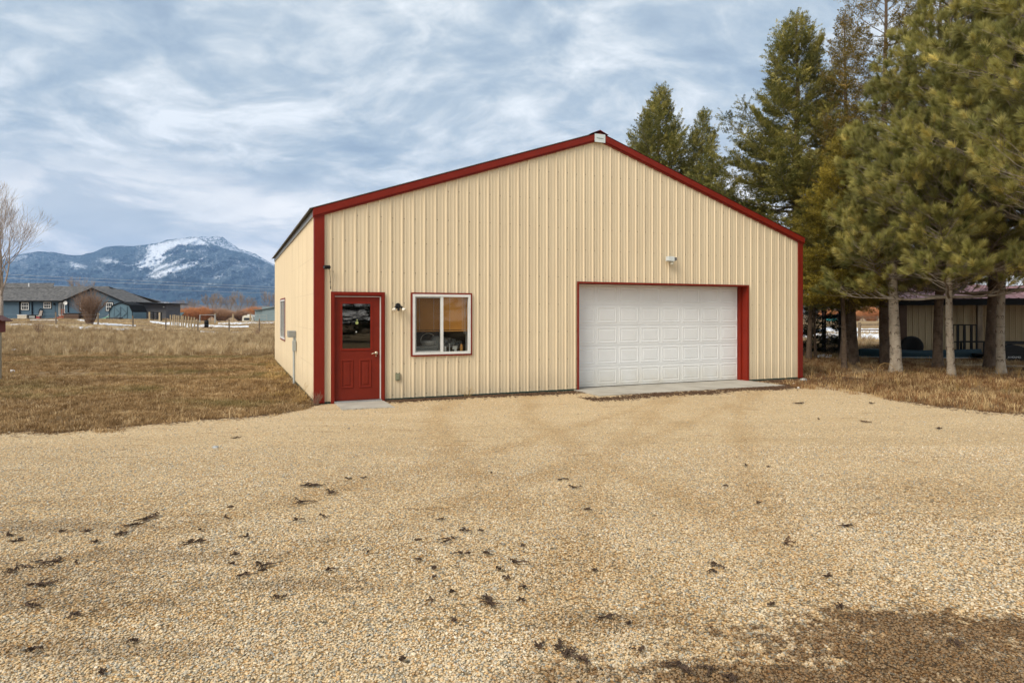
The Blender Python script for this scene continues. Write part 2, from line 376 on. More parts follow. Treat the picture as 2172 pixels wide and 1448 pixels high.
# ---------------------------------------------------------------- scattering with geometry nodes
def scatter(name, pts, rot, scale, sources, parent=None, parts=None):
    """one object whose points carry copies of small meshes (for grass, gravel and foliage)"""
    n = len(pts); me = bpy.data.meshes.new(name); me.vertices.add(n)
    me.vertices.foreach_set('co', np.asarray(pts, np.float32).ravel())
    a = me.attributes.new('rot', 'FLOAT_VECTOR', 'POINT'); a.data.foreach_set('vector', np.asarray(rot, np.float32).ravel())
    sc = np.asarray(scale, np.float32); sc = np.repeat(sc[:, None], 3, 1) if sc.ndim == 1 else sc
    a = me.attributes.new('siz', 'FLOAT_VECTOR', 'POINT'); a.data.foreach_set('vector', sc.ravel())
    o = bpy.data.objects.new(name, me); link(o)
    if parent: o.parent = parent
    md = o.modifiers.new('scatter', 'NODES'); md.node_group = scatter_group(sources)
    return o
_SG = {}
def scatter_group(sources):
    key = sources.name
    if key in _SG: return _SG[key]
    ng = bpy.data.node_groups.new('scatter_' + key, 'GeometryNodeTree')
    ng.interface.new_socket('Geometry', in_out='INPUT', socket_type='NodeSocketGeometry')
    ng.interface.new_socket('Geometry', in_out='OUTPUT', socket_type='NodeSocketGeometry')
    N, L = ng.nodes, ng.links
    gi, go, ip = N.new('NodeGroupInput'), N.new('NodeGroupOutput'), N.new('GeometryNodeInstanceOnPoints')
    ci = N.new('GeometryNodeCollectionInfo'); ci.inputs['Collection'].default_value = sources
    ci.inputs['Separate Children'].default_value = True; ci.inputs['Reset Children'].default_value = True
    er = N.new('FunctionNodeEulerToRotation')
    def na(nm):
        x = N.new('GeometryNodeInputNamedAttribute'); x.data_type = 'FLOAT_VECTOR'; x.inputs['Name'].default_value = nm; return x.outputs[0]
    L.new(na('rot'), er.inputs[0]); L.new(er.outputs[0], ip.inputs['Rotation']); L.new(na('siz'), ip.inputs['Scale'])
    L.new(gi.outputs[0], ip.inputs['Points']); L.new(ci.outputs[0], ip.inputs['Instance']); ip.inputs['Pick Instance'].default_value = True
    rv = N.new('FunctionNodeRandomValue'); rv.data_type = 'INT'
    rv.inputs[4].default_value = 0; rv.inputs[5].default_value = 97
    L.new(rv.outputs[2], ip.inputs['Instance Index'])
    L.new(ip.outputs[0], go.inputs[0]); _SG[key] = ng
    return ng
def source(name, meshes, material):
    c = bpy.data.collections.new(name)
    for i, (v, f) in enumerate(meshes):
        me = bpy.data.meshes.new(name); me.from_pydata([tuple(map(float, q)) for q in v], [], f); me.materials.append(material)
        c.objects.link(bpy.data.objects.new(name, me))
    return c
# ================================================================ THE SETTING
def make_ground():
    ys = np.concatenate([np.linspace(-60, -4, 15), np.linspace(-3, 16, 39)[0:], np.linspace(16.3, 62, 150), np.geomspace(63, 330, 110), np.geomspace(345, 9500, 60)])
    xs0 = np.concatenate([-np.geomspace(60, 9000, 40)[::-1], np.linspace(-59, 59, 236), np.geomspace(60, 9000, 40)])
    X, Y = np.meshgrid(xs0, ys); Zt = terrain(X, Y)
    # the lot and the building stand on level ground
    lot = (1 - sm(14, 17, Y))
    Zt = Zt * (1 - lot)
    # under the building too
    dx, dy = X + 3.69, Y - 12.32; t = dx * .919 + dy * .394; s = -dx * .394 + dy * .919
    ins = sm(-1.2, -.2, t) * (1 - sm(12.4, 13.2, t)) * sm(-1.5, -.3, s) * (1 - sm(12.6, 13.5, s))
    Zt = Zt * (1 - ins) - .012
    n, m = X.shape
    me = bpy.data.meshes.new('ground'); v = np.stack([X, Y, Zt], -1).reshape(-1, 3)
    idx = np.arange(n * m).reshape(n, m); q = np.stack([idx[:-1, :-1], idx[:-1, 1:], idx[1:, 1:], idx[1:, :-1]], -1).reshape(-1, 4)
    me.from_pydata(v.tolist(), [], q.tolist()); me.polygons.foreach_set('use_smooth', [True] * len(me.polygons)); me.materials.append(M_GROUND)
    tag(link(bpy.data.objects.new('ground', me)), 'dry brown grassy ground stretching from the gravel lot to the mountain foot', kind='structure')
make_ground()

# gravel lot: outline along the grass edges of the photo
edge_pts = [(-500, 930), (0, 917), (150, 912), (300, 905), (450, 893), (560, 884), (640, 872), (690, 858)]
left_edge = [(F * H / (y - HY) * (x - CX) / F, F * H / (y - HY)) for x, y in edge_pts]
right_pts = [(1702, 806), (1725, 815), (1760, 826), (1850, 845), (1950, 858), (2060, 870), (2172, 880), (2500, 905)]
right_edge = [(F * H / (y - HY) * (x - CX) / F, F * H / (y - HY)) for x, y in right_pts]
def resample(p, step=.12, amp=.20, seed=1):
    rr = random.Random(seed); out = []
    for a, b in zip(p[:-1], p[1:]):
        d = math.dist(a, b); k = max(2, int(d / step))
        for i in range(k): out.append([a[0] + (b[0] - a[0]) * i / k, a[1] + (b[1] - a[1]) * i / k])
    out.append(list(p[-1])); o = 0
    for q in out: o = o * .8 + rr.uniform(-1, 1) * amp * .6; q[1] += o
    return out
def interp_edge(P):
    P = np.array(sorted([tuple(q) for q in P])); return lambda x: np.interp(x, P[:, 0], P[:, 1])
LE = resample(left_edge, seed=2); RE = resample(right_edge, seed=3)
fL = interp_edge(LE); fR = interp_edge(RE)
def front_line(x): return 12.32 + (np.asarray(x) + 3.69) * .394 / .919          # foot of the front wall
def gravel_edge(x):
    x = np.asarray(x, float)
    return np.where(x < -3.68, fL(x), np.where(x > 7.6, fR(x), front_line(x) + .06))
def make_gravel():
    xs = np.arange(-24, 26.01, .1); ys = np.linspace(0, 1, 61)
    top = gravel_edge(xs); y0 = -22.0
    vs = []
    for j, u in enumerate(ys):
        for x, t in zip(xs, top):
            y = y0 + (t - y0) * u ** .6; vs.append((x, y, .004 + .006 * math.sin(x * 1.1 + y * .6) * math.sin(y * .9)))
    n = len(xs); fs = [(j * n + i, j * n + i + 1, (j + 1) * n + i + 1, (j + 1) * n + i) for j in range(len(ys) - 1) for i in range(n - 1)]
    m = MB(); m.v, m.f, m.m = vs, fs, [0] * len(fs)
    tag(m.build('gravel_lot', M_GRAVEL, smooth=True, recalc=False), 'broad lot of tan and grey pea gravel in front of the garage', kind='structure')
make_gravel()

def pebble(seed, sub=1):
    bm = bmesh.new(); bmesh.ops.create_icosphere(bm, subdivisions=sub, radius=1); rr = random.Random(seed)
    sx, sy, sz = rr.uniform(.75, 1.2), rr.uniform(.6, .95), rr.uniform(.45, .7)
    for v in bm.verts:
        k = 1 + rr.uniform(-.16, .16); v.co = Vector((v.co.x * sx * k, v.co.y * sy * k, v.co.z * sz * k))
    V = [tuple(v.co) for v in bm.verts]; Fc = [tuple(v.index for v in f.verts) for f in bm.faces]; bm.free(); return V, Fc
SRC_STONE = source('pebble', [pebble(i) for i in range(9)], M_STONE)
def make_pebbles():
    P, S = [], []
    for (a, b, dens, s0, s1) in ((2.0, 3.6, 6200, .0045, .0098), (3.6, 5.5, 3200, .005, .0105), (5.5, 8.5, 1300, .0055, .011), (8.5, 15.5, 200, .006, .012)):
        w = .86 * b; n = int(dens * 2 * w * (b - a)); x = RNG.uniform(-w, w, n); y = RNG.uniform(a, b, n)
        k = (np.abs(x) < .86 * y + .2) & (y < gravel_edge(x) + .04); x, y = x[k], y[k]
        s = s0 + (s1 - s0) * RNG.random(len(x)) ** 1.7; big = RNG.random(len(x)) < .006; s = np.where(big, s * 1.8, s)
        P.append(np.stack([x, y, .006 + .006 * np.sin(x * 1.1 + y * .6) * np.sin(y * .9) + s * .25 * RNG.random(len(x))], -1)); S.append(s)
    P = np.concatenate(P); S = np.concatenate(S); n = len(P)
    rot = np.stack([RNG.uniform(-.4, .4, n), RNG.uniform(-.4, .4, n), RNG.uniform(0, 6.28, n)], -1)
    tag(scatter('pebbles', P, rot, S, SRC_STONE), 'loose rounded pebbles covering the gravel lot in the foreground', kind='stuff')
make_pebbles()

# ---------------------------------------------------------------- grass
def tuft(seed, n, h, w, spread, lean, seg=2):
    rr = random.Random(seed); V, Fc = [], []
    for _ in range(n):
        a = rr.uniform(0, 6.283); r = spread * rr.random() ** .5; bx, by = r * math.cos(a), r * math.sin(a)
        d = rr.uniform(0, 6.283); l = lean * rr.uniform(.2, 1.3); hh = h * rr.uniform(.45, 1.1); ww = w * rr.uniform(.6, 1.2)
        nx, ny = -math.sin(d) * ww, math.cos(d) * ww; b = len(V)
        V += [(bx - nx, by - ny, -.01), (bx + nx, by + ny, -.01)]
        mx_, my_, mz = bx + math.cos(d) * l * hh * .35, by + math.sin(d) * l * hh * .35, hh * .6
        V += [(mx_ - nx * .7, my_ - ny * .7, mz), (mx_ + nx * .7, my_ + ny * .7, mz)]
        V += [(bx + math.cos(d) * l * hh, by + math.sin(d) * l * hh, hh * (1 - .25 * min(l, 1.5)))]
        Fc += [(b, b + 1, b + 3, b + 2), (b + 2, b + 3, b + 4)]
    return V, Fc
STRAW = [(0, (.22, .145, .075)), (.3, (.36, .26, .145)), (.6, (.50, .38, .225)), (.85, (.62, .49, .31)), (1, (.76, .62, .42))]
LAWN = [(0, (.17, .10, .045)), (.3, (.29, .185, .085)), (.6, (.40, .27, .135)), (.85, (.52, .37, .20)), (1, (.68, .52, .32))]
RUST = [(0, (.15, .07, .03)), (.35, (.27, .15, .07)), (.7, (.42, .29, .15)), (1, (.62, .47, .26))]
M_LAWN = blade_mat('lawn_blades', LAWN, ((.17, .18, .06), .45, .52)); M_FIELD = blade_mat('field_blades', STRAW, None, .12)
M_EDGE = blade_mat('rusty_blades', RUST, ((.14, .17, .045), .5, .58))
M_GOLD = blade_mat('golden_blades', [(0, (.34, .22, .09)), (.5, (.48, .33, .14)), (1, (.62, .46, .22))])
SRC_LAWN = source('lawn_tuft', [tuft(i, 26, .075, .0042, .10, 1.2) for i in range(8)], M_LAWN)
SRC_FIELD = source('field_tuft', [tuft(20 + i, 30, .42, .0052, .16, .55) for i in range(8)], M_FIELD)
SRC_EDGE = source('edge_tuft', [tuft(40 + i, 24, .13, .0045, .12, 1.1) for i in range(8)], M_EDGE)
SRC_GOLD = source('golden_tuft', [tuft(60 + i, 30, .16, .0045, .13, 1.3) for i in range(5)], M_GOLD)
SRC_PAST = source('pasture_tuft', [tuft(80 + i, 20, .14, .012, .3, 1.0) for i in range(5)], M_FIELD)
def inside_bld(x, y, mrg=.05):
    dx, dy = x + 3.69, y - 12.32; t = dx * .919 + dy * .394; s = -dx * .394 + dy * .919
    return (t > -mrg) & (t < 12.25 + mrg) & (s > -.6) & (s < 12.7)
def gz(x, y):
    z = terrain(x, y); lot = 1 - sm(14, 17, y)
    dx, dy = x + 3.69, y - 12.32; t = dx * .919 + dy * .394; s = -dx * .394 + dy * .919
    ins = sm(-1.2, -.2, t) * (1 - sm(12.4, 13.2, t)) * sm(-1.5, -.3, s) * (1 - sm(12.6, 13.5, s))
    return z * (1 - lot) * (1 - ins) - .012
def grass(name, src, n, x0, x1, y0, y1, keep, smin, smax, label):
    x = RNG.uniform(x0, x1, n); y = RNG.uniform(y0, y1, n); k = keep(x, y) & ~inside_bld(x, y); x, y = x[k], y[k]; n = len(x)
    P = np.stack([x, y, gz(x, y)], -1); rot = np.stack([RNG.uniform(-.15, .15, n), RNG.uniform(-.15, .15, n), RNG.uniform(0, 6.28, n)], -1)
    tag(scatter(name, P, rot, RNG.uniform(smin, smax, n), src), label, kind='stuff')
def vn(x, y, f, s=0):                                    # cheap smooth noise
    return .5 + .25 * (np.sin(x * f * 1.7 + s + 1.9 * np.sin(y * f * .8 + s)) + np.sin(y * f * 1.3 - s * 2 + 1.5 * np.sin(x * f * .9 + 2)))
left_view = lambda x, y: (x / y < -.22) & (x / y > -1.0) & (x < -3.7 + (y - 12.3) * -.2 + 1.2)
ditch = lambda x, y: np.exp(-((y - 18.6 - .3 * np.sin(x * .4)) / .7) ** 2) * (x < -8.5)
grass('lawn_grass', SRC_LAWN, 62000, -28, -3, 9.2, 29,
      lambda x, y: left_view(x, y) & (y > fL(x) - .55 * RNG.random(len(x)) ** 3 - .25 * vn(x, y, 1.6) + .2) & (RNG.random(len(x)) > .85 * ditch(x, y)) & (RNG.random(len(x)) < .55 + .8 * vn(x, y, 1.1)), .55, 1.35,
      'short winter-brown lawn beside the garage')
grass('golden_grass', SRC_GOLD, 1900, -11, -3.5, 12.4, 25,
      lambda x, y: (((x + 3.69) * .919 + (y - 12.32) * .394) > -.35 - .9 * vn(x, y, 1.1) * RNG.random(len(x))) & (((x + 3.69) * .919 + (y - 12.32) * .394) < -.04), .5, 1.15,
      'golden dry grass along the foot of the left wall')
grass('tall_field_grass', SRC_FIELD, 30000, -62, -5, 25.5, 60,
      lambda x, y: (x / y < -.30) & (x / y > -1.0) & (y > 24.5 + 4.5 * RNG.random(len(x)) ** .7) & (y < 56 + 3 * vn(x, y, .2, 3)) & (RNG.random(len(x)) < .5 + .6 * vn(x, y, .5, 1)), .40, 1.0,
      'tall straw-coloured grass of the field behind the lawn')
grass('pasture_grass', SRC_PAST, 15000, -120, -10, 58, 130, lambda x, y: (x / y < -.25) & (x / y > -1.0), .5, 1.3, 'short brown pasture grass beyond the field')
grass('tree_row_grass', SRC_EDGE, 30000, 6.5, 28, 10.5, 36,
      lambda x, y: (y > fR(x) - .06 + .25 * RNG.random(len(x)) ** 2) & (x / y > .40) & (x / y < 1.0) & (RNG.random(len(x)) < .35 + .9 * vn(x, y, .9, 2) - .3 * sm(16, 19, y)), .5, 1.4,
      'rusty dry grass and needle litter under the evergreens')
grass('right_pasture_grass', SRC_FIELD, 5000, 12, 60, 30, 62, lambda x, y: (x / y > .40) & (x / y < 1.0), .4, .9, 'straw-coloured pasture seen between the trunks')

# tall single stalks at the edge of the trees
def stalks():
    m = MB(); rr = random.Random(5)
    for px, py, h in ((2016, 818, .42), (1845, 826, .3), (1990, 806, .3), (2050, 812, .35), (2100, 815, .3), (2135, 836, .45), (1905, 822, .28), (1955, 812, .3), (2160, 805, .4),
                      (1760, 800, .3), (2070, 822, .3), (1720, 806, .25), (2120, 800, .35), (1780, 812, .25), (1870, 812, .3), (2030, 830, .3)):
        p = GT(px, py)
        for k in range(7):
            a = rr.uniform(0, 6.28); l = h * rr.uniform(.1, .5); hh = h * rr.uniform(.6, 1.1)
            m.tube([p, p + Vector((math.cos(a) * l * .3, math.sin(a) * l * .3, hh * .6)), p + Vector((math.cos(a) * l, math.sin(a) * l, hh))], [.004, .003, .0015], 3)
    tag(m.build('dry_stalks', M_GOLD), 'tall pale dead stalks standing at the gravel edge by the trees', kind='stuff')
stalks()

def snow(name, pts, label, thick=.05):                   # pts: (px, py_top, py_bottom)
    m = MB(); rr = random.Random(hash(name) % 99 + len(pts)); cols = []
    px = np.arange(pts[0][0], pts[-1][0] + .1, 3.0); T = np.interp(px, [p[0] for p in pts], [p[1] for p in pts]); B = np.interp(px, [p[0] for p in pts], [p[2] for p in pts])
    o1 = o2 = 0
    for x, t, b in zip(px, T, B):
        w = b - t; o1 = o1 * .7 + rr.uniform(-.13, .13) * w; o2 = o2 * .7 + rr.uniform(-.13, .13) * w
        cols.append([GT(x, max(t + o1, HY + 9)), GT(x, max(b + o2, HY + 9.3))])
    nr = 4
    for a, b in cols:
        for k in range(nr + 1):
            u = k / nr; p = a.lerp(b, u); z = float(terrain(p.x, p.y)); m.v.append((p.x, p.y, z + (.0 if k in (0, nr) else thick + .03 * math.sin(p.x * 2 + k)) - .005))
    n = nr + 1
    for i in range(len(cols) - 1):
        for k in range(nr): m.f.append((i * n + k, (i + 1) * n + k, (i + 1) * n + k + 1, i * n + k + 1)); m.m.append(0)
    tag(m.build('snow_patch', M_SNOW, smooth=True), label, kind='structure')
snow('a', [(-60, 686, 689.5), (10, 688, 690.5), (60, 688.5, 691.5), (120, 690.5, 694), (180, 692.5, 697), (250, 696, 700), (325, 701, 702.2)], 'long thin snow drift along the fence below the blue house', .09)
snow('b', [(63, 678.3, 679.2), (95, 677.2, 680), (125, 678.5, 679.6)], 'narrow snow strip on the lawn by the sliding door of the blue house')
snow('c', [(163, 677.2, 678.4), (172, 677, 681.5), (184, 678.5, 680.5)], 'small snow patch left of the vase-shaped shrub')
snow('d', [(192, 683, 688), (215, 684, 689.5), (260, 688, 690.5), (290, 690, 691)], 'snow patch right of the vase-shaped shrub')
snow('e', [(318, 680, 682), (350, 683.5, 689), (400, 685, 693), (440, 689, 694), (480, 691, 694), (530, 691.8, 693)], 'snow lying among the corral posts')
snow('f', [(425, 702.5, 703.4), (450, 703, 706.3), (470, 705.5, 707.2)], 'small snow patch behind the corner fence post')
snow('f2', [(490, 705.8, 706.8), (510, 705.2, 707.3), (525, 706, 707)], 'thin sliver of snow between two fence posts near the garage')
snow('g', [(463, 684, 687), (480, 684, 687.5), (512, 683, 686.5), (580, 683, 685)], 'snow in front of the white camper and steel shop')
snow('h', [(1690, 700, 705), (1760, 695, 705), (1820, 697, 704), (1875, 697, 704)], 'upper band of snow in the pasture seen between the trunks', .09)
snow('i', [(1690, 712, 718), (1730, 708, 718), (1800, 706.5, 717.5), (1875, 708, 719)], 'lower band of snow behind the rail fence on the right', .09)
snow('j', [(4, 740.8, 741.8), (20, 740.5, 742), (34, 741, 742)], 'thin crust of snow in the field beside the birdhouse post', .02)
snow('k', [(1728, 753, 757), (1745, 752, 758), (1765, 755, 757.5)], 'dirty snow remnant at the foot of the dark little fir', .02)
snow('l', [(22, 787.4, 788), (27, 786.6, 788.4), (32, 787.4, 788)], 'small white lump of snow in the ditch right of the birdhouse post', .03)

# ---------------------------------------------------------------- mountains
def poly_mask(px, py, poly, soft=2.0):
    inside = np.zeros(px.shape, bool); d = np.full(px.shape, 1e9); n = len(poly)
    for i in range(n):
        x1, y1 = poly[i]; x2, y2 = poly[(i + 1) % n]
        c = ((y1 > py) != (y2 > py)) & (px < (x2 - x1) * (py - y1) / ((y2 - y1) + 1e-9) + x1); inside ^= c
        ux, uy = x2 - x1, y2 - y1; t = np.clip(((px - x1) * ux + (py - y1) * uy) / (ux * ux + uy * uy + 1e-9), 0, 1)
        d = np.minimum(d, np.hypot(px - x1 - t * ux, py - y1 - t * uy))
    return np.clip(.5 + np.where(inside, d, -d) / (2 * soft), 0, 1)
def fbm(x, y, f, seed, o=5, g=.5):
    r = np.random.default_rng(seed); T = r.random((64, 64)); out = 0; a = 1; tot = 0
    for _ in range(o):
        X, Y = x * f, y * f; xi, yi = np.floor(X).astype(int), np.floor(Y).astype(int); u, v = X - xi, Y - yi; u = u * u * (3 - 2 * u); v = v * v * (3 - 2 * v)
        g0 = lambda i, j: T[(i) % 64, (j) % 64]
        out = out + a * ((g0(xi, yi) * (1 - u) + g0(xi + 1, yi) * u) * (1 - v) + (g0(xi, yi + 1) * (1 - u) + g0(xi + 1, yi + 1) * u) * v)
        tot += a; a *= g; f *= 2.03
    return out / tot
SNOWS = [([(312, 519), (336, 514), (383, 504), (419, 502), (430, 508), (442, 516), (450, 521), (436, 522.5), (403, 521), (375, 525), (358, 533), (350, 540), (356, 547), (340, 562), (322, 574), (305, 572), (296, 575), (288, 566), (276, 563), (298, 550), (309, 536)], .95),
    ([(303, 592), (320, 577), (340, 561), (370, 554), (393, 547), (388, 556), (360, 566), (340, 573), (322, 583), (310, 590)], 1.0),
    ([(303, 594), (330, 579), (360, 567), (385, 562), (412, 553), (434, 544), (425, 556), (412, 562), (400, 569), (380, 575), (355, 583), (340, 592), (320, 589)], 1.05),
    ([(376, 540), (392, 530), (412, 526), (434, 531), (420, 534), (398, 538)], .62), ([(410, 535), (436, 527), (458, 527), (444, 533), (424, 538)], .80),
    ([(352, 543), (368, 531), (382, 527), (372, 537), (360, 545)], .8),
    ([(198, 552), (215, 545), (240, 544), (262, 556), (282, 564), (292, 580), (276, 572), (262, 565), (240, 561), (222, 561)], .66),
    ([(140, 551), (165, 556), (188, 563), (180, 572), (158, 572), (148, 565)], .72), ([(196, 560), (215, 564), (234, 581), (218, 578)], .64),
    ([(100, 552), (135, 550), (132, 560), (110, 560)], .52), ([(470, 545), (530, 548), (556, 562), (545, 580), (500, 570), (480, 560)], .50),
    ([(436, 560), (452, 560), (450, 568), (436, 568)], .66), ([(446, 583), (476, 580), (472, 590), (448, 593)], .72), ([(444, 600), (458, 597), (456, 606), (444, 606)], .72),
    ([(428, 606), (440, 605), (438, 613), (430, 614)], .72), ([(396, 600), (414, 598), (412, 606), (398, 608)], .6), ([(280, 600), (300, 594), (290, 602), (282, 604)], .8),
    ([(10, 545), (60, 535), (70, 548), (30, 560)], .6), ([(334, 596), (345, 594), (343, 602), (336, 602)], .62), ([(540, 565), (560, 566), (556, 576), (544, 574)], .6)]
def mountain_mat():
    m, nt, N, L, b = nodes('forested_mountain'); b.inputs['Roughness'].default_value = 1; b.inputs['Specular IOR Level'].default_value = 0
    at = N.new('ShaderNodeAttribute'); at.attribute_name = 'snow'
    g = N.new('ShaderNodeNewGeometry'); v = g.outputs['Position']
    forest = ramp(N, L, tnoise(N, L, v, .004, 8, .7), [(.35, (.010, .024, .032)), (.65, (.032, .056, .066))])  # bluish albedo: some haze blue is put into the forest colour, besides the volume
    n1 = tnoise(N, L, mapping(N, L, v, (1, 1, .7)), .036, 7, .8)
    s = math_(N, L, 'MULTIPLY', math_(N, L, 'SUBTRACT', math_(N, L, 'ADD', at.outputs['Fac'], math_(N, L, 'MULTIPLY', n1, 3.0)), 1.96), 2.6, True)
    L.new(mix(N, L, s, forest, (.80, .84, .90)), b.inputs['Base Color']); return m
M_MOUNT = mountain_mat()
def make_range(name, sil, d0, d1, ybase, material, label, snowfn=None, step=1.5, rows=110, rough=60, seed=3, xl=-1500, xr=3700):
    xs = np.unique(np.concatenate([np.arange(xl, -60, 12), np.arange(-60, 640, step), np.arange(640, xr, 12)])); vv = np.linspace(0, 1, rows)
    top = np.interp(xs, [p[0] for p in sil], [p[1] for p in sil]) + (fbm(xs, xs * 0 + seed, .12, seed, 4) - .5) * 1.6
    PX, V = np.meshgrid(xs, vv); TOP = np.broadcast_to(top, PX.shape)
    PY = ybase + (TOP - ybase) * (V ** .88)
    D = d0 + (d1 - d0) * V + (fbm(PX, PY * 1.6, .022, seed + 1, 6, .55) - .5) * rough * 26 * np.sin(np.pi * np.clip(V, 0.02, 1)) ** .6
    X = (PX - CX) / F * D; Z = H - (PY - HY) / F * D
    co = np.stack([X, D, Z], -1); n, mm = PX.shape
    back = co[-1].copy(); back[:, 1] += 900; back[:, 2] = -5                       # the far side
    low = co[0].copy(); low[:, 2] = -25; low[:, 1] -= 300
    co = np.concatenate([low[None], co, back[None]], 0).reshape(-1, 3); n += 2
    idx = np.arange(n * mm).reshape(n, mm); q = np.stack([idx[:-1, :-1], idx[:-1, 1:], idx[1:, 1:], idx[1:, :-1]], -1).reshape(-1, 4)
    me = bpy.data.meshes.new(name); me.from_pydata(co.tolist(), [], q.tolist()); me.materials.append(material); me.polygons.foreach_set('use_smooth', [True] * len(me.polygons))
    if snowfn is not None:
        S = snowfn(PX, PY); S = np.concatenate([S[:1], S, S[-1:]], 0).ravel()
        a = me.attributes.new('snow', 'FLOAT', 'POINT'); a.data.foreach_set('value', S.astype(np.float32))
    tag(link(bpy.data.objects.new(name, me)), label, kind='structure')
def snow_main(PX, PY):
    S = .22 + .30 * fbm(PX, PY, .03, 77, 3) * sm(640, 560, PY) + 0 * PX; wob = (fbm(PX, PY, .07, 9, 4) - .5) * 9; wob2 = (fbm(PX, PY, .07, 19, 4) - .5) * 5
    for p, w in SNOWS: S = np.maximum(S, poly_mask(PX + wob, PY + wob2, p, 6.5) * w)
    return S
SIL = [(-1500, 600), (-400, 570), (-60, 556), (0, 552), (30, 542), (80, 533), (117, 535), (146, 541), (171, 541.5), (200, 534), (223, 524), (246, 521), (282, 522), (312, 518.5), (336, 515), (355, 508.5),
       (383, 505.7), (406, 502.4), (419, 503), (430, 508), (443, 515), (460, 521), (487, 530), (515, 536), (540, 544.6), (565, 556), (583, 566), (640, 592), (720, 618), (820, 634), (1000, 644), (1500, 648), (1700, 640), (2000, 636), (3700, 640)]
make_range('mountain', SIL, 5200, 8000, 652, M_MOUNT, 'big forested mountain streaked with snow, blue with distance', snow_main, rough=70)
SIL2 = [(-1500, 640), (360, 640), (395, 512), (419, 503), (430, 501.5), (443, 503), (460, 501), (472, 502.5), (482, 510), (499, 521.5), (509, 528), (525, 532), (545, 540), (583, 562), (700, 600), (900, 640), (3700, 640)]
make_range('rocky_peak', SIL2, 8600, 9600, 640, M_MOUNT, 'snowy rocky summit rising behind the forested ridge',
           lambda PX, PY: .62 + .32 * (fbm(PX + PY * .8, PY * 1.4, .10, 31, 4) - .45), rough=16, rows=60, seed=8)
def hill_mat():
    m, nt, N, L, b = nodes('bare_foothills'); b.inputs['Roughness'].default_value = 1; b.inputs['Specular IOR Level'].default_value = 0
    g = N.new('ShaderNodeNewGeometry'); v = g.outputs['Position']; at = N.new('ShaderNodeAttribute'); at.attribute_name = 'snow'
    c = ramp(N, L, tnoise(N, L, mapping(N, L, v, (1, 1, 3)), .010, 7, .65), [(.35, (.06, .06, .055)), (.5, (.15, .125, .10)), (.62, (.20, .165, .12))])
    s = math_(N, L, 'MULTIPLY', math_(N, L, 'SUBTRACT', math_(N, L, 'ADD', at.outputs['Fac'], tnoise(N, L, mapping(N, L, v, (1, 1, 4)), .022, 5, .7)), 1.08), 8, True)
    L.new(mix(N, L, s, c, (.78, .80, .85)), b.inputs['Base Color']); return m
M_HILL = hill_mat()
def hill_snow(PX, PY): return np.maximum(.30 * np.ones(PX.shape), .72 * np.exp(-((PY - 641 - (PX - 250) * .004) / 1.5) ** 2) * (PX < 420)) + .25 * np.exp(-((PY - 633) / 1.6) ** 2) * (PX < 305) * (PX > 238)
SIL3 = [(-1500, 640), (-60, 636), (120, 634), (200, 632), (250, 631.5), (303, 630), (312, 637), (345, 640), (420, 646), (583, 649), (900, 650), (1500, 646), (1740, 640), (1900, 637), (3700, 640)]
make_range('foothills', SIL3, 1900, 3000, 668, M_HILL, 'low grey-brown foothills with thin snow below the mountain', hill_snow, rough=10, rows=36, seed=14)

# ================================================================ THE GARAGE
W_B, D_B, ZE, ZR = 12.25, 12.4, 3.60, 5.66
ROT = math.atan2(.394, .919)
garage = empty('metal_garage', (-3.69, 12.32, 0), ROT, 'large tan ribbed steel garage with red trim and a white roll-up door', 'garage')
def RIB(w0=.026, h=.019):
    """profile of ribbed sheet: (u within one 0.2286 m pitch, height)"""
    p = .2286
    return [(0, h), (.010, h), (w0, 0), (p / 3 - .016, 0), (p / 3 - .008, .0045), (p / 3 + .008, .0045), (p / 3 + .016, 0),
            (2 * p / 3 - .016, 0), (2 * p / 3 - .008, .0045), (2 * p / 3 + .008, .0045), (2 * p / 3 + .016, 0), (p - w0, 0), (p - .010, h)]
def rib_h(u, phase):
    P = RIB(); p = .2286; w = (u - phase) % p; xs = [q[0] for q in P] + [p]; hs = [q[1] for q in P] + [P[0][1]]
    return float(np.interp(w, xs, hs))
def sheet(u0, u1, z0, ztop, holes, phase, fmap, lap=.0012, zsteps=()):
    """one sheet of ribbed steel between u0 and u1 with openings left out"""
    p = .2286; us = {round(u0, 4), round(u1, 4)}; k = math.floor((u0 - phase) / p) - 1
    while phase + k * p < u1:
        for q, _ in RIB():
            x = phase + k * p + q
            if u0 < x < u1: us.add(round(x, 4))
        k += 1
    for h in holes:
        for x in h[:2]:
            if u0 < x < u1: us.add(round(x, 4))
    us = sorted(us); m = MB()
    for a, b in zip(us[:-1], us[1:]):
        if b - a < 1e-4: continue
        ha, hb = rib_h(a, phase), rib_h(b, phase); e = lap * (u1 - a > .9 if False else 1) if b >= u1 - .02 else 0
        segs = [(z0, None)]; c = (a + b) / 2
        for h in holes:
            if h[0] < c < h[1]:
                ns = []
                for s0, s1 in segs:
                    if s1 is None: ns += [(s0, h[2]), (h[3], None)] if h[2] > s0 + .001 else [(h[3], None)]
                    else: ns.append((s0, s1))
                segs = ns
        for s0, s1 in segs:
            ta, tb = (ztop(a), ztop(b)) if s1 is None else (s1, s1)
            if ta - s0 < .002 and tb - s0 < .002: continue
            m.add([fmap(a, ha + e, s0), fmap(b, hb + e, s0), fmap(b, hb + e, tb), fmap(a, ha + e, ta)], [(0, 1, 2, 3)])
    return m
HOLES = [(.30, 1.275, 0, 2.09), (1.85, 3.07, .89, 2.10), (5.62, 10.42, 0, 2.39)]
PH = .05
front_top = lambda u: ZE + .02 + (ZR - ZE) * (1 - abs(u - W_B / 2) / (W_B / 2)) - .03
fmap_front = lambda u, h, z: (u, -h, z)
us = [.04] + [PH + .9144 * k for k in range(1, 14)] + [W_B - .04]
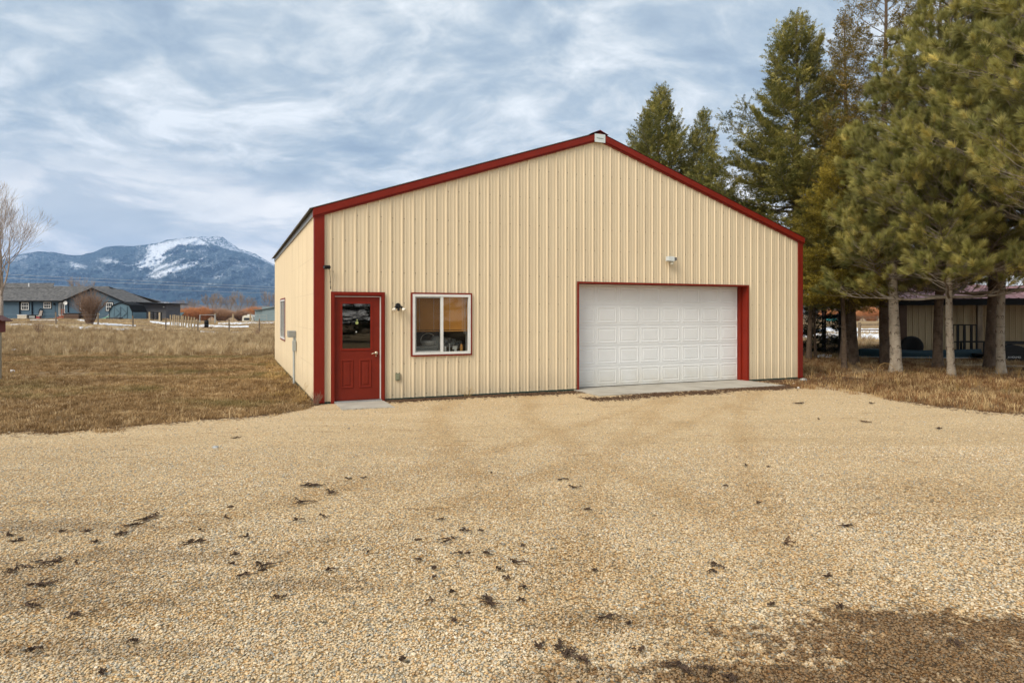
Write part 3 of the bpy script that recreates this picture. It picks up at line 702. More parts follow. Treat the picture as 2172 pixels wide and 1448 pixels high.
us = [u for i, u in enumerate(us) if i == 0 or (u > us[0] + .1 and u < W_B - .039)]
if W_B - .04 - us[-1] > .02: us.append(W_B - .04)
for a, b in zip(us[:-1], us[1:]):
    cut = [h for h in HOLES if h[0] <= a and b <= h[1] and h[2] > 0]
    if cut:                                              # a window crosses the whole sheet: a short sheet under it, another over it
        sheet(a, b, .045, lambda u: cut[0][2], [], PH, fmap_front).build('siding_panel', M_TAN, garage, recalc=False)
        sheet(a, b, cut[0][3], front_top, [], PH, fmap_front).build('siding_panel', M_TAN, garage, recalc=False)
    else: sheet(a, b, .045, front_top, HOLES, PH, fmap_front).build('siding_panel', M_TAN, garage, recalc=False)
# left wall (runs back from the corner), right wall, back wall
LW = [(7.4, 9.3, .93, 2.12)]
fl = lambda u, h, z: (-h, D_B - u, z)
n = 14; ed = [0.0] + [.02 + .9144 * k for k in range(1, 14)] + [D_B - .04]
ed = sorted(set(e for e in ed if e < D_B - .03)) + [D_B - .04]
for a, b in zip(ed[:-1], ed[1:]):
    if b - a < .05: continue
    h = [(D_B - LW[0][1], D_B - LW[0][0], LW[0][2], LW[0][3])]
    if h[0][0] <= a and b <= h[0][1]:
        sheet(a, b, .045, lambda u: LW[0][2], [], .02, fl).build('siding_panel', M_TAN, garage, recalc=False); sheet(a, b, LW[0][3], lambda u: ZE - .02, [], .02, fl).build('siding_panel', M_TAN, garage, recalc=False); continue
    sheet(a, b, .045, lambda u: ZE - .02, h, .02, fl).build('siding_panel', M_TAN, garage, recalc=False)
sheet(.04, D_B - .04, .045, lambda u: ZE - .02, [], .02, lambda u, h, z: (W_B + h, u, z)).build('side_wall', M_TAN, garage, recalc=False)
sheet(.0, W_B, .045, front_top, [], .02, lambda u, h, z: (W_B - u, D_B + h, z)).build('back_wall', M_TAN, garage, recalc=False)
# inner lining so that the room is closed and dark, concrete floor
m = MB(); m.box(.12, W_B - .12, .32, D_B - .1, .02, .035); m.build('floor_slab', M_CONC, garage)
m = MB(); t = .02
m.box(.10, .12, .12, D_B - .1, .03, ZE - .1); m.box(W_B - .12, W_B - .10, .12, D_B - .1, .03, ZE - .1); m.box(.12, W_B - .12, D_B - .12, D_B - .1, .03, ZE - .1); m.box(.1, W_B - .1, .1, D_B - .1, ZE - .1, ZE - .08)
m.build('inner_lining', M_DARK, garage)
# base strip
for a_, b_ in ((1.275, 5.62), (10.42, W_B - .05), (.15, .27)): m = MB(); m.box(a_, b_, -.012, .06, -.05, .046); m.build('base_strip', M_GREEN, garage)
m = MB(); m.box(-.012, .06, .05, D_B, -.05, .046); m.build('base_strip', M_GREEN, garage)
# corner trim, jambs, rake trim
for x0, x1, f in ((-.035, .15, -.035), (W_B - .13, W_B + .035, W_B + .035)):
    m = MB(); m.box(x0, x1, -.035, -.020, .03, ZE + .02)
    xr = x1 if x0 < 0 else x0; m.box(xr - (.018 if x0 < 0 else 0), xr + (0 if x0 < 0 else .018), -.047, -.036, .03, ZE)
    if x0 < 0: m.box(-.035, -.022, -.019, .11, .03, ZE - .02)
    else: m.box(W_B + .022, W_B + .035, -.019, .11, .03, ZE - .02)
    m.build('corner_trim', M_RED, garage)
def zt(x): return 3.70 + (ZR + .10 - 3.70) * (1 - abs(x - W_B / 2) / (W_B / 2))
for s in (0, 1):
    xa, xb = (-.06, W_B / 2 - .001) if s == 0 else (W_B + .06, W_B / 2 + .001)
    m = MB(); m.prism([(xa, -.075, zt(xa) - .135), (xb, -.075, zt(xb) - .135), (xb, -.075, zt(xb)), (xa, -.075, zt(xa))], (0, .095, 0))
    m.prism([(xa, -.048, zt(xa) - .172), (xb, -.048, zt(xb) - .172), (xb, -.048, zt(xb) - .1365), (xa, -.048, zt(xa) - .1365)], (0, .06, 0))
    m.build('rake_trim', M_RED, garage)
# roof sheets with ribs
for s in (0, 1):
    nR = 14; w = (D_B + .16) / nR
    for k in range(nR):
        y0 = -.085 + k * w + .002; y1 = y0 + w - .002; m = MB(); ys = [];
        nrib = 4; pts = []
        for j in range(nrib):
            b = y0 + (y1 - y0) * j / nrib; p = (y1 - y0) / nrib
            pts += [(b, .0), (b + p * .35, .0), (b + p * .43, .022), (b + p * .57, .022), (b + p * .65, 0)]
        pts.append((y1, 0)); xe, xr = (-.12, W_B / 2 + .002) if s == 0 else (W_B + .12, W_B / 2 - .002)
        ze = zt(xe) + .012; zr = zt(W_B / 2) + .012; V = []
        for y, h in pts: V += [(xe, y, ze + h), (xr, y, zr + h), (xe, y, ze + h - .006), (xr, y, zr + h - .006)]
        Fc = []
        for i in range(len(pts) - 1):
            a = i * 4; b = a + 4; Fc += [(a, b, b + 1, a + 1), (a + 2, a + 3, b + 3, b + 2), (a, a + 2, b + 2, b)]
        m.add(V, Fc); m.build('roof_sheet', M_ROOF, garage, recalc=False)
m = MB(); m.prism([(W_B / 2 - .22, -.09, zt(W_B / 2 - .22) + .04), (W_B / 2, -.09, zt(W_B / 2) + .045), (W_B / 2 + .22, -.09, zt(W_B / 2 + .22) + .04), (W_B / 2, -.09, zt(W_B / 2) + .06)], (0, D_B + .18, 0))
m.build('ridge_cap', M_RED, garage)
for xx in (-.02, W_B + .02): m = MB(); m.box(xx - .02, xx + .02, .02, D_B, ZE - .03, ZE + .085); m.build('eave_trim', M_GREY, garage)
# screws
m = MB(); rr = random.Random(1)
for k in range(int(W_B / .2286)):
    u = PH + k * .2286 + .036
    for z in (.12, .72, 1.32, 1.92, 2.52, 3.12, 3.6, 4.2, 4.8, 5.4):
        if z > front_top(u) - .2 or u > W_B - .15 or u < .16: continue
        if any(h[0] - .04 < u < h[1] + .04 and h[2] - .05 < z < h[3] + .08 for h in HOLES): continue
        zz = z + rr.uniform(-.01, .01); m.lathe([(.0095, 0), (.0095, -.004), (.004, -.007)], (u, -.001, zz), 6, 'y')
m.build('screw_heads', mat('weathered_screws', (.30, .22, .12), rough=.5), garage).__setitem__('kind', 'stuff')
m = MB()
for k in range(int(D_B / .2286)):
    u = .02 + k * .2286 + .05
    for z in (.7, 1.4, 2.1, 2.8):
        if (D_B - LW[0][1] - .05) < u < (D_B - LW[0][0] + .05) and .9 < z < 2.15: continue
        m.lathe([(.007, 0), (.007, -.004), (.004, -.006)], (-.001, D_B - u, z), 5, 'x')
m.build('screw_heads', bpy.data.materials['weathered_screws'], garage).__setitem__('kind', 'stuff')

# ---- overhead door, recessed 0.28 m
gx0, gx1, gz1, gy = 5.62, 10.42, 2.39, .28
m = MB(); m.box(gx0 - .045, gx1 + .045, -.045, -.022, gz1 - .012, gz1 + .030)
m.box(gx0 - .0, gx1 + .0, -.0215, gy, gz1 - .002, gz1 + .010); m.build('door_header_trim', M_RED, garage)
for a, b in ((gx0 - .045, gx0 - .006), (gx1 + .006, gx1 + .045)):
    m = MB(); m.box(a, b, -.044, -.022, .02, gz1 - .0125)
    i = b if a < gx0 else a; m.box(i - .0, i + (.012 if a < gx0 else -.012), -.022, gy, .02, gz1 - .003)
    if a > gx0: m.box(gx1 - .045, gx1 - .007, gy - .12, gy - .001, .02, gz1 - .004)
    m.build('door_jamb_trim', M_RED, garage)
gd = MB(); gd.box(gx0 + .008, gx1 - .008, gy + .035, gy + .05, .03, gz1 - .004); gdo = gd.build('garage_door', M_GDOOR, garage)
ns, nc = 5, 8; dz = (gz1 - .045) / ns; dxp = (gx1 - gx0 - .02) / nc
for i in range(ns):
    m = MB(); z0 = .035 + i * dz; m.box(gx0 + .009, gx1 - .009, gy, gy + .034, z0 + .004, z0 + dz - .004)
    m.box(gx0 + .009, gx1 - .009, gy + .006, gy + .034, z0 - .003, z0 + .0035)
    m.build('door_section', M_GDOOR, gdo)
def emb(w, h, q=.5):
    P = [(0, 0), (.010, .012 * q), (.022, .012 * q), (.036, -.007 * q), (.052, -.007 * q), (.070, .008 * q), (.5, .008)]; V = []; Fc = []
    for ins, d in P[:-1]:
        a, b = w / 2 - ins, h / 2 - ins; V += [(-a, -d, -b), (a, -d, -b), (a, -d, b), (-a, -d, b)]
    for k in range(len(P) - 2):
        for j in range(4): Fc.append((k * 4 + j, k * 4 + (j + 1) % 4, (k + 1) * 4 + (j + 1) % 4, (k + 1) * 4 + j))
    k = len(P) - 2; Fc.append((k * 4, k * 4 + 1, k * 4 + 2, k * 4 + 3)); return V, Fc
m = MB(); m.add(*emb(.525, .365)); first = None
for i in range(ns):
    for j in range(nc):
        loc = (gx0 + .01 + (j + .5) * dxp, gy - .0005, .035 + (i + .5) * dz)
        if first is None: first = m.build('raised_panel', M_GDOOR, gdo, recalc=False); o = first
        else: o = bpy.data.objects.new('raised_panel', first.data); link(o); o.parent = gdo
        o.location = loc
m = MB(); m.box(gx0 + .01, gx1 - .01, gy - .002, gy + .03, .012, .034); m.build('bottom_seal', M_BLACK, gdo)

# ---- entry door
ex0, ex1, ez = .327, 1.235, 2.045
m = MB(); fw = .06
for a, b in ((ex0 - fw, ex0 + .012), (ex1 - .012, ex1 + fw)):
    m.box(a, b, -.050, -.022, .0, ez + .016); m.box(a + .018, b - .018, -.060, -.0505, .0, ez + .03)
m.box(ex0 - fw, ex1 + fw, -.050, -.022, ez + .0165, ez + .085); m.box(ex0 - fw + .018, ex1 + fw - .018, -.060, -.0505, ez + .034, ez + .068)
m.box(ex0 - .012, ex0 - .001, -.0215, .10, .03, ez + .01); m.box(ex1 + .001, ex1 + .012, -.0215, .10, .03, ez + .01); m.box(ex0, ex1, -.0215, .10, ez + .003, ez + .014)
m.build('door_frame', M_RED, garage)
m = MB(); m.box(ex0 - .0, ex1 + .0, -.055, .09, .012, .045); m.box(ex0, ex1, -.075, -.055, .012, .03); m.build('threshold', M_ALU, garage)
m = MB(); m.box(ex1 - .030, ex1 - .014, -.018, .02, .05, ez - .002); m.box(ex0 + .013, ex1 - .031, -.018, .02, ez - .010, ez); m.build('weather_strip', M_WHITE, garage)
dx0, dx1 = ex0 + .014, ex1 - .032
wx0, wx1, wz0, wz1 = .475, 1.035, 1.03, 1.915; yd = .012
m = MB(); m.box(dx0, wx0 + .01, yd, yd + .04, .05, ez - .012); m.box(wx1 - .01, dx1, yd, yd + .04, .05, ez - .012)
m.box(wx0 + .01, wx1 - .01, yd, yd + .04, .05, wz0 + .01); m.box(wx0 + .01, wx1 - .01, yd, yd + .04, wz1 - .01, ez - .012)
edoor = m.build('entry_door', M_RED2, garage)
m = MB(); r = .028
m.box(wx0 - r, wx0 + .012, yd - .012, yd - .0005, wz0 - r, wz1 + r); m.box(wx1 - .012, wx1 + r, yd - .012, yd - .0005, wz0 - r, wz1 + r)
m.box(wx0 + .0125, wx1 - .0125, yd - .012, yd - .0005, wz0 - r, wz0 + .012); m.box(wx0 + .0125, wx1 - .0125, yd - .012, yd - .0005, wz1 - .012, wz1 + r)
m.build('glass_surround', M_RED, edoor, bevel=.003)
m = MB(); m.box(wx0 + .005, wx1 - .005, yd + .015, yd + .02, wz0 + .005, wz1 - .005); m.build('door_pane', M_DGLASS, edoor)
for a, b in ((.462, .695), (.81, 1.043)):
    V, Fc = emb(b - a, .55, 1.0); m = MB(); m.add([(x + (a + b) / 2, y + yd - .0006, z + .555) for x, y, z in V], Fc); m.build('door_panel', M_RED2, edoor, recalc=False)
m = MB(); hx, hz = 1.137, .945; m.lathe([(.0, 0), (.034, 0), (.034, -.008), (.026, -.016), (.014, -.018), (.013, -.05), (.0, -.052)], (hx, yd, hz), 18, 'y')
m.tube([(hx, yd - .045, hz), (hx - .03, yd - .05, hz + .002), (hx - .07, yd - .048, hz - .004), (hx - .105, yd - .045, hz - .012)], [.010, .009, .008, .005], 8)
m.build('lever_handle', M_BRASS, edoor, smooth=True)
m = MB(); m.lathe([(0, 0), (.012, 0), (.012, -.012), (0, -.012)], (hx - .008, yd, hz - .055), 10, 'y'); m.box(hx - .014, hx - .004, yd - .02, yd - .012, hz - .068, hz - .045); m.build('key_cylinder', M_BRASS, edoor)
# sticker: yellow flower and dot hanging inside the glass
m = MB(); cx_, cz_ = .765, 1.535; yy = yd + .012
for k in range(7):
    a = k * 6.283 / 7; m.prism([(cx_ + .008 * math.cos(a - .6), yy, cz_ + .008 * math.sin(a - .6)), (cx_ + .026 * math.cos(a - .28), yy, cz_ + .026 * math.sin(a - .28)), (cx_ + .034 * math.cos(a), yy, cz_ + .034 * math.sin(a)), (cx_ + .026 * math.cos(a + .28), yy, cz_ + .026 * math.sin(a + .28)), (cx_ + .008 * math.cos(a + .6), yy, cz_ + .008 * math.sin(a + .6))], (0, .0015, 0))
m.tube([(cx_ + .003, yy, cz_ + .034), (cx_ + .012, yy, cz_ + .052), (cx_ + .002, yy, cz_ + .062), (cx_ - .006, yy, cz_ + .050)], .004, 5)
o = m.build('flower_sticker', mat('yellow_green_vinyl', (.55, .62, .22), rough=.5)); o.parent = garage; o.parent = edoor
m = MB(); m.lathe([(0, 0), (.012, 0), (.012, .002), (0, .002)], (.752, yy - .001, 1.36), 12, 'y'); m.build('round_sticker', M_WHITE, edoor)

def mount(name, label, cat, u, h, z):                    # things fixed to the front wall, in the garage's frame
    p = garage.matrix_basis @ Vector((u, h, z)); return empty(name, p, ROT, label, cat)
garage.matrix_basis = Matrix.Translation((-3.69, 12.32, 0)) @ Matrix.Rotation(ROT, 4, 'Z')

# ---- window
def slider(x0, x1, z0, z1, y, split=True, fr=.045):
    w = MB(); w.box(x0, x0 + fr, y, y + .075, z0, z1); w.box(x1 - fr, x1, y, y + .075, z0, z1); w.box(x0 + fr, x1 - fr, y, y + .075, z0, z0 + fr); w.box(x0 + fr, x1 - fr, y, y + .075, z1 - fr, z1); return w
X0, X1, Z0, Z1 = 1.845, 3.075, .885, 2.105
m = MB(); c = .028
m.box(X0 - c, X0 + .004, -.040, -.021, Z0 - c, Z1 + c); m.box(X1 - .004, X1 + c, -.040, -.021, Z0 - c, Z1 + c); m.box(X0 + .0045, X1 - .0045, -.040, -.021, Z0 - c, Z0 + .004); m.box(X0 + .0045, X1 - .0045, -.040, -.021, Z1 - .004, Z1 + c)
m.build('window_trim', M_RED, garage)
win = slider(X0 + .005, X1 - .005, Z0 + .005, Z1 - .005, -.045, fr=.05).build('window', M_WHITE, garage)
mid = (X0 + X1) / 2 - .005
m = MB(); m.box(mid - .030, mid + .030, -.038, .02, Z0 + .056, Z1 - .056); m.build('meeting_stile', M_WHITE, win)
m = MB(); a, b = X0 + .056, mid - .031
m.box(a, a + .026, -.025, .005, Z0 + .056, Z1 - .056); m.box(a + .0265, b, -.025, .005, Z0 + .056, Z0 + .08); m.box(a + .0265, b, -.025, .005, Z1 - .08, Z1 - .056); m.build('sash', M_WHITE, win)
m = MB(); m.box(a + .02, mid - .028, -.012, -.008, Z0 + .07, Z1 - .07); m.build('pane', M_GLASS, win)
m = MB(); m.box(mid + .028, X1 - .05, -.002, .002, Z0 + .05, Z1 - .05); m.build('pane', M_GLASS, win)
mm_, nt_, N_, L_, b_ = nodes('insect_screen_mesh'); N_.remove(b_); t1 = N_.new('ShaderNodeBsdfTransparent'); t1.inputs[0].default_value = (1, 1, 1, 1); t2 = N_.new('ShaderNodeBsdfDiffuse'); t2.inputs[0].default_value = (.05, .05, .05, 1); ms_ = N_.new('ShaderNodeMixShader'); ms_.inputs[0].default_value = .20; L_.new(t1.outputs[0], ms_.inputs[1]); L_.new(t2.outputs[0], ms_.inputs[2]); L_.new(ms_.outputs[0], N_['Material Output'].inputs['Surface'])
m = MB(); m.box(X0 + .056, mid - .031, -.0325, -.032, Z0 + .056, Z1 - .056); m.build('insect_screen', mm_, win)
# reveal and the room just behind it
m = MB(); m.box(X0 - .02, X0, .032, .30, Z0 - .02, Z1 + .02); m.box(X1, X1 + .02, .032, .30, Z0 - .02, Z1 + .02); m.box(X0, X1, .032, .30, Z1, Z1 + .02); m.box(X0, X1, .032, .16, Z0 - .02, Z0 - .001)
m.build('window_reveal', M_WHITE, garage)
blind = mount('window_blind', 'honey-brown wooden slat blind half lowered inside the front window', 'window blind', 0, 0, 0)
for i in range(17):
    z = Z1 - .07 - i * .0395; m = MB(); m.box(X0 + .03, X1 - .03, .10, .104, -.021, .021)
    o = m.build('slat', M_BLIND, blind); o.location = (0, 0, z); o.rotation_euler = (0, 0, 0)
    for v in o.data.vertices: v.co.y = .10 + (.004 if v.co.y > .102 else 0) - v.co.z * .22
m = MB(); m.box(X0 + .028, X1 - .028, .085, .12, Z1 - .05, Z1 - .005); m.build('head_rail', M_BLIND, blind)
m = MB(); m.box(X0 + .03, X1 - .03, .088, .114, Z1 - .76, Z1 - .735); m.build('bottom_rail', M_BLIND, blind)
m = MB()
for u in (2.02, 2.32, 2.66, 2.93): m.tube([(u, .086, Z1 - .06), (u, .086, Z1 - .74)], .0025, 4)
m.tube([(2.97, .085, Z1 - .1), (2.97, .085, Z0 + .42)], .003, 4); m.tube([(2.995, .085, Z1 - .1), (2.995, .085, Z0 + .40)], .003, 4)
m.build('cord', M_WHITE, blind)
ctr = mount('work_counter', 'pale grey work counter under the front window, inside', 'counter', 0, 0, 0)
m = MB(); m.box(1.6, 3.35, .17, .75, Z0 - .04, Z0 - .01); m.build('counter_top', M_GREY2, ctr)
m = MB(); m.box(1.65, 3.3, .22, .72, .05, Z0 - .041); m.build('cabinet', M_GREY2, ctr)
zc = Z0 - .01
def item(name, label, cat, u, h): return mount(name, label, cat, u, h, zc)
t = item('white_basket', 'white basket with a hoop handle behind the left pane', 'basket', 2.28, .36)
m = MB(); m.lathe([(0, .18), (.13, .18), (.17, .28), (.165, .28), (.125, .19), (0, .19)], n=20); m.build('bowl', M_WHITE, t, smooth=True)
m = MB(); m.tube([(.16 * math.cos(a), 0, .28 + .15 * math.sin(a)) for a in np.linspace(0, math.pi, 14)], .008, 6); m.build('hoop_handle', M_WHITE, t)
m = MB(); m.box(-.17, .17, -.1, .1, 0, .18); m.build('stand', M_GREY2, t)
t = item('grey_canister', 'pale grey canister beside the basket behind the window stile', 'canister', 2.44, .40)
m = MB(); m.lathe([(0, 0), (.10, 0), (.10, .32), (.06, .37), (0, .37)], n=18); m.build('canister_body', M_GREY2, t, smooth=True)
t = item('storage_bin', 'long pale storage bin behind the lower left pane', 'storage bin', 2.12, .24)
m = MB(); m.box(-.24, .30, -.05, .05, 0, .15); m.build('bin_body', M_GREY2, t); m = MB(); m.box(-.25, .31, -.06, .06, .151, .165); m.build('lid', M_WHITE, t)
t = item('white_bottle', 'white round-topped bottle behind the right pane', 'bottle', 2.60, .20)
m = MB(); m.lathe([(0, 0), (.022, 0), (.024, .11), (.022, .15), (.012, .165), (0, .168)], n=12); m.build('bottle_body', M_WHITE, t, smooth=True); m = MB(); m.lathe([(0, 0), (.018, 0), (.018, .03), (0, .03)], (.05, 0, 0), n=10); m.build('cap', M_WHITE, t)
t = item('long_necked_bottle', 'white bottle with a tall thin spout on the sill behind the right pane', 'bottle', 2.69, .19)
m = MB(); m.lathe([(0, 0), (.022, 0), (.022, .035), (.010, .06), (.009, .215), (0, .22)], n=12); m.build('bottle_body', M_WHITE, t, smooth=True)
t = item('spray_bottle', 'white spray bottle with a wide trigger head in the right pane', 'spray bottle', 2.80, .20)
m = MB(); m.lathe([(0, 0), (.028, 0), (.026, .09), (.014, .11), (0, .11)], (.02, 0, 0), n=12); m.build('bottle_body', M_WHITE, t, smooth=True)
m = MB(); m.prism([(-.05, -.015, .09), (.05, -.015, .10), (.055, -.015, .16), (-.035, -.015, .165)], (0, .03, 0)); m.build('trigger_head', M_WHITE, t)
t = item('wooden_handle_brush', 'brown wooden-handled brush standing at the right window edge', 'brush', 2.95, .20)
m = MB(); m.lathe([(0, 0), (.028, 0), (.03, .14), (.02, .2), (0, .2)], n=12); m.build('brush_body', M_BLIND, t, smooth=True)
t = item('crumpled_plastic_sheet', 'crumpled clear plastic sheet hanging behind the right pane', 'plastic sheet', 2.80, .55)
V = []; rr = random.Random(4)
for j in range(9):
    for i in range(15): V.append((-.28 + i * .04, rr.uniform(-.03, .03) - j * .008, .38 - j * .03 - .12 * (i / 14) * (1 - j / 12) + rr.uniform(-.008, .008)))
m = MB(); m.add(V, [(j * 15 + i, j * 15 + i + 1, (j + 1) * 15 + i + 1, (j + 1) * 15 + i) for j in range(8) for i in range(14)]); m.build('sheet', mat('cloudy_plastic', (.40, .42, .42), (.10, .10, .10), rough=.3, sc=12), t)

# side window in the left wall
lw = MB(); ya, yb = LW[0][0], LW[0][1]; za, zb = LW[0][2], LW[0][3]; e = .05
lw.box(-.04, .02, ya, ya + e, za, zb); lw.box(-.04, .02, yb - e, yb, za, zb); lw.box(-.04, .02, ya + e, yb - e, za, za + e); lw.box(-.04, .02, ya + e, yb - e, zb - e, zb); lw.box(-.03, .01, (ya + yb) / 2 - .03, (ya + yb) / 2 + .03, za + e, zb - e)
sw = lw.build('side_window', M_WHITE, garage)
m = MB(); m.box(-.012, -.008, ya + .04, yb - .04, za + .04, zb - .04); m.build('pane', M_GLASS, sw)
m = MB(); m.box(-.036, -.021, ya - .04, ya - .001, za - .04, zb + .04); m.box(-.036, -.021, yb + .001, yb + .04, za - .04, zb + .04); m.box(-.036, -.021, ya, yb, zb + .001, zb + .04); m.box(-.036, -.021, ya, yb, za - .04, za - .001); m.build('window_trim', M_RED, garage)

# ---- things fixed to the walls
t = mount('wall_floodlight', 'black twin-bulb floodlight between the red door and the window', 'floodlight', 1.555, -.022, 1.865)
m = MB(); m.lathe([(0, 0), (.055, 0), (.055, -.012), (.03, -.03), (0, -.03)], n=18, axis='y'); m.build('mounting_plate', M_BLACK, t, smooth=True)
m = MB(); m.tube([(0, -.03, -.005), (0, -.05, -.05)], [.018, .024], 10); m.lathe([(0, -.1), (.022, -.095), (.024, -.05), (0, -.045)], (0, -.05, 0), 12); m.build('motion_sensor', M_BLACK, t, smooth=True)
for s in (-1, 1):
    m = MB(); m.tube([(s * .02, -.025, 0), (s * .045, -.05, -.015), (s * .075, -.075, -.05)], [.012, .020, .026], 10); arm = m.build('lamp_holder', M_BLACK, t, smooth=True)
    m = MB(); m.tube([(s * .076, -.076, -.052), (s * .088, -.088, -.066), (s * .104, -.105, -.086), (s * .107, -.108, -.090)], [.022, .028, .043, .040], 14); m.build('bulb', mat('frosted_bulb', (.85, .80, .68), rough=.2) if s < 0 else bpy.data.materials['frosted_bulb'], arm, smooth=True)
t = mount('security_floodlight', 'small white twin-head floodlight above the garage door', 'floodlight', 8.03, -.022, 2.99)
m = MB(); m.lathe([(0, 0), (.055, 0), (.055, -.02), (0, -.03)], (.0, 0, -.01), 16, 'y'); m.build('mounting_plate', M_GREY2, t, smooth=True)
M_FL = mat('floodlight_housing', (.50, .53, .52), rough=.35)
m = MB(); m.prism([(-.13, -.06, -.055), (.03, -.10, -.075), (.035, -.09, .045), (-.12, -.05, .05)], (.02, -.075, .01)); m.tube([(0, -.02, 0), (-.04, -.07, 0)], .02, 8); hd = m.build('lamp_head', M_FL, t, bevel=.006)
m = MB(); m.prism([(.05, -.15, -.055), (.165, -.09, -.04), (.175, -.08, .05), (.05, -.14, .04)], (-.012, .06, .0)); m.tube([(0, -.02, 0), (.08, -.08, 0)], .02, 8); hd2 = m.build('lamp_head', M_FL, t, bevel=.006)
m = MB(); m.prism([(.062, -.150, -.045), (.158, -.100, -.032), (.166, -.092, .040), (.062, -.146, .030)], (.004, -.006, 0)); m.build('lamp_lens', mat('grey_lens', (.16, .17, .19), rough=.15), hd2)
m = MB(); m.tube([(0, -.03, -.03), (.02, -.07, -.08)], .018, 8); m.lathe([(0, -.145), (.03, -.14), (.042, -.115), (.040, -.075), (.02, -.065), (0, -.065)], (.03, -.09, 0), 14); m.build('motion_sensor', mat('ivory_plastic', (.62, .60, .50), rough=.4), t, smooth=True)
t = mount('security_camera', 'small black bullet camera with hanging cable on the left corner trim', 'security camera', .185, -.05, 2.585)
m = MB(); m.tube([(-.055, -.10, -.006), (.05, -.045, .004)], [.036, .036], 14); m.build('camera_body', M_BLACK, t, smooth=False)
m = MB(); m.tube([(-.056, -.1015, -.006), (-.063, -.105, -.0065)], [.024, .018], 14); m.build('lens', mat('lens_glass', (.05, .06, .07), rough=.05), t)
m = MB(); m.tube([(.02, -.06, 0), (.05, .0, -.02)], [.012, .02], 8); m.build('bracket', M_BLACK, t)
m = MB(); m.tube([(.04, -.02, -.03), (.06, -.012, -.06), (.062, -.012, -.13), (.07, -.014, -.2), (.068, -.012, -.3), (.074, -.012, -.36)], .005, 6); m.tube([(.0735, -.012, -.36), (.075, -.014, -.41)], .010, 6); m.tube([(.068, -.012, -.26), (.068, -.012, -.29)], .009, 6); m.build('cable', M_BLACK, t)
t = mount('outdoor_outlet', 'olive-grey covered outlet low on the wall beside the red door', 'outlet', 1.555, -.004, .465)
m = MB(); m.box(-.045, .045, -.035, 0, -.07, .07); m.build('outlet_box', M_OUTLET, t, bevel=.005); m = MB(); m.box(-.03, .03, -.055, -.0355, -.05, .05); m.build('cover', M_OUTLET, t, bevel=.006)
for s in (-1, 1): m = MB(); m.lathe([(0, 0), (.008, 0), (.008, .012), (0, .012)], (s * .03, -.02, .071), 8); m.build('hinge', M_BLACK, t)
t = mount('builder_sign', 'small white builder plate at the gable peak', 'sign', W_B / 2 - .0, -.078, ZR - .02)
m = MB(); m.box(-.135, .135, -.008, 0, -.10, .085); m.build('sign_plate', mat('painted_plate', (.62, .70, .70), (.56, .64, .65), rough=.4), t)
def text(name, body, size, mat_, parent, loc, rot=(R(90), 0, 0), ext=.001, align='CENTER'):
    c = bpy.data.curves.new(name, 'FONT'); c.body = body; c.size = size; c.extrude = ext; c.align_x = align; c.align_y = 'CENTER'; c.materials.append(mat_)
    o0 = bpy.data.objects.new(name, c); link(o0); bpy.context.view_layer.update(); me = bpy.data.meshes.new_from_object(o0); bpy.data.objects.remove(o0); me.name = name
    o = bpy.data.objects.new(name, me); link(o); o.parent = parent; o.location = loc; o.rotation_euler = rot; return o
text('sign_lettering', 'Building Systems', .026, M_BLACK, t, (0, -.0095, -.01))
# meter and conduit on the left wall
def mount_l(name, label, cat, s, z):
    return empty(name, garage.matrix_basis @ Vector((0, s, z)), ROT, label, cat)
t = mount_l('electric_box', 'grey electrical box with conduit down the left wall', 'electrical box', 3.9, 0)
m = MB(); m.box(-.19, -.022, 0, .45, 1.13, 1.285); m.build('upper_box', M_GREY, t, bevel=.004)
m = MB(); m.box(-.10, -.022, -.02, .10, .80, 1.05); m.build('disconnect_box', M_GREY2, t, bevel=.004)
m = MB(); m.tube([(-.065, .035, 1.14), (-.065, .035, 1.05)], .022, 8); m.tube([(-.065, .03, .80), (-.065, .03, .0)], .028, 10); m.box(-.045, -.022, .01, .05, 1.05, 1.13); m.build('conduit', M_GREY2, t)

# ---- slabs at the doors
def slab(name, a, b, c, d, z, label):
    m = MB(); M4 = garage.matrix_basis; rr = random.Random(3); pts = []
    n = 26
    for i in range(n): pts.append((a + (b - a) * i / (n - 1), c + rr.uniform(-.03, .03) + .08 * (1 - i / (n - 1))))
    poly = [(a, d), *pts, (b, d)]
    m.prism([M4 @ Vector((x, y, -.05)) for x, y in poly], (0, 0, z + .05)); tag(m.build(name, M_CONC), label, kind='structure')
slab('door_step_slab', .34, 1.26, -1.02, -.08, .022, 'small concrete slab in front of the red entry door')
slab('concrete_apron', 5.50, 10.48, -1.15, .28, .024, 'concrete apron in front of the white garage door')
# ================================================================ TREES
def foliage_mat(name, stops, trans=.22, rough=.6):
    m, nt, N, L, b = nodes(name); b.inputs['Roughness'].default_value = rough; b.inputs['Specular IOR Level'].default_value = .25
    oi = N.new('ShaderNodeObjectInfo'); col = ramp(N, L, oi.outputs['Random'], stops)
    tone = ramp(N, L, tnoise(N, L, oi.outputs['Location'], 1.1, 3), [(.35, (.62, .64, .62)), (.65, (1.3, 1.25, 1.1))])
    col = mix(N, L, 1, col, tone, 'MULTIPLY'); L.new(col, b.inputs['Base Color'])
    tl = N.new('ShaderNodeBsdfTranslucent'); L.new(col, tl.inputs[0]); ms = N.new('ShaderNodeMixShader'); ms.inputs[0].default_value = trans
    out = N['Material Output']; L.new(b.outputs[0], ms.inputs[1]); L.new(tl.outputs[0], ms.inputs[2]); L.new(ms.outputs[0], out.inputs[0]); return m
M_SPR = foliage_mat('spruce_needles', [(0, (.10, .115, .03)), (.5, (.22, .21, .06)), (.85, (.34, .31, .095)), (1, (.46, .41, .14))], .3)
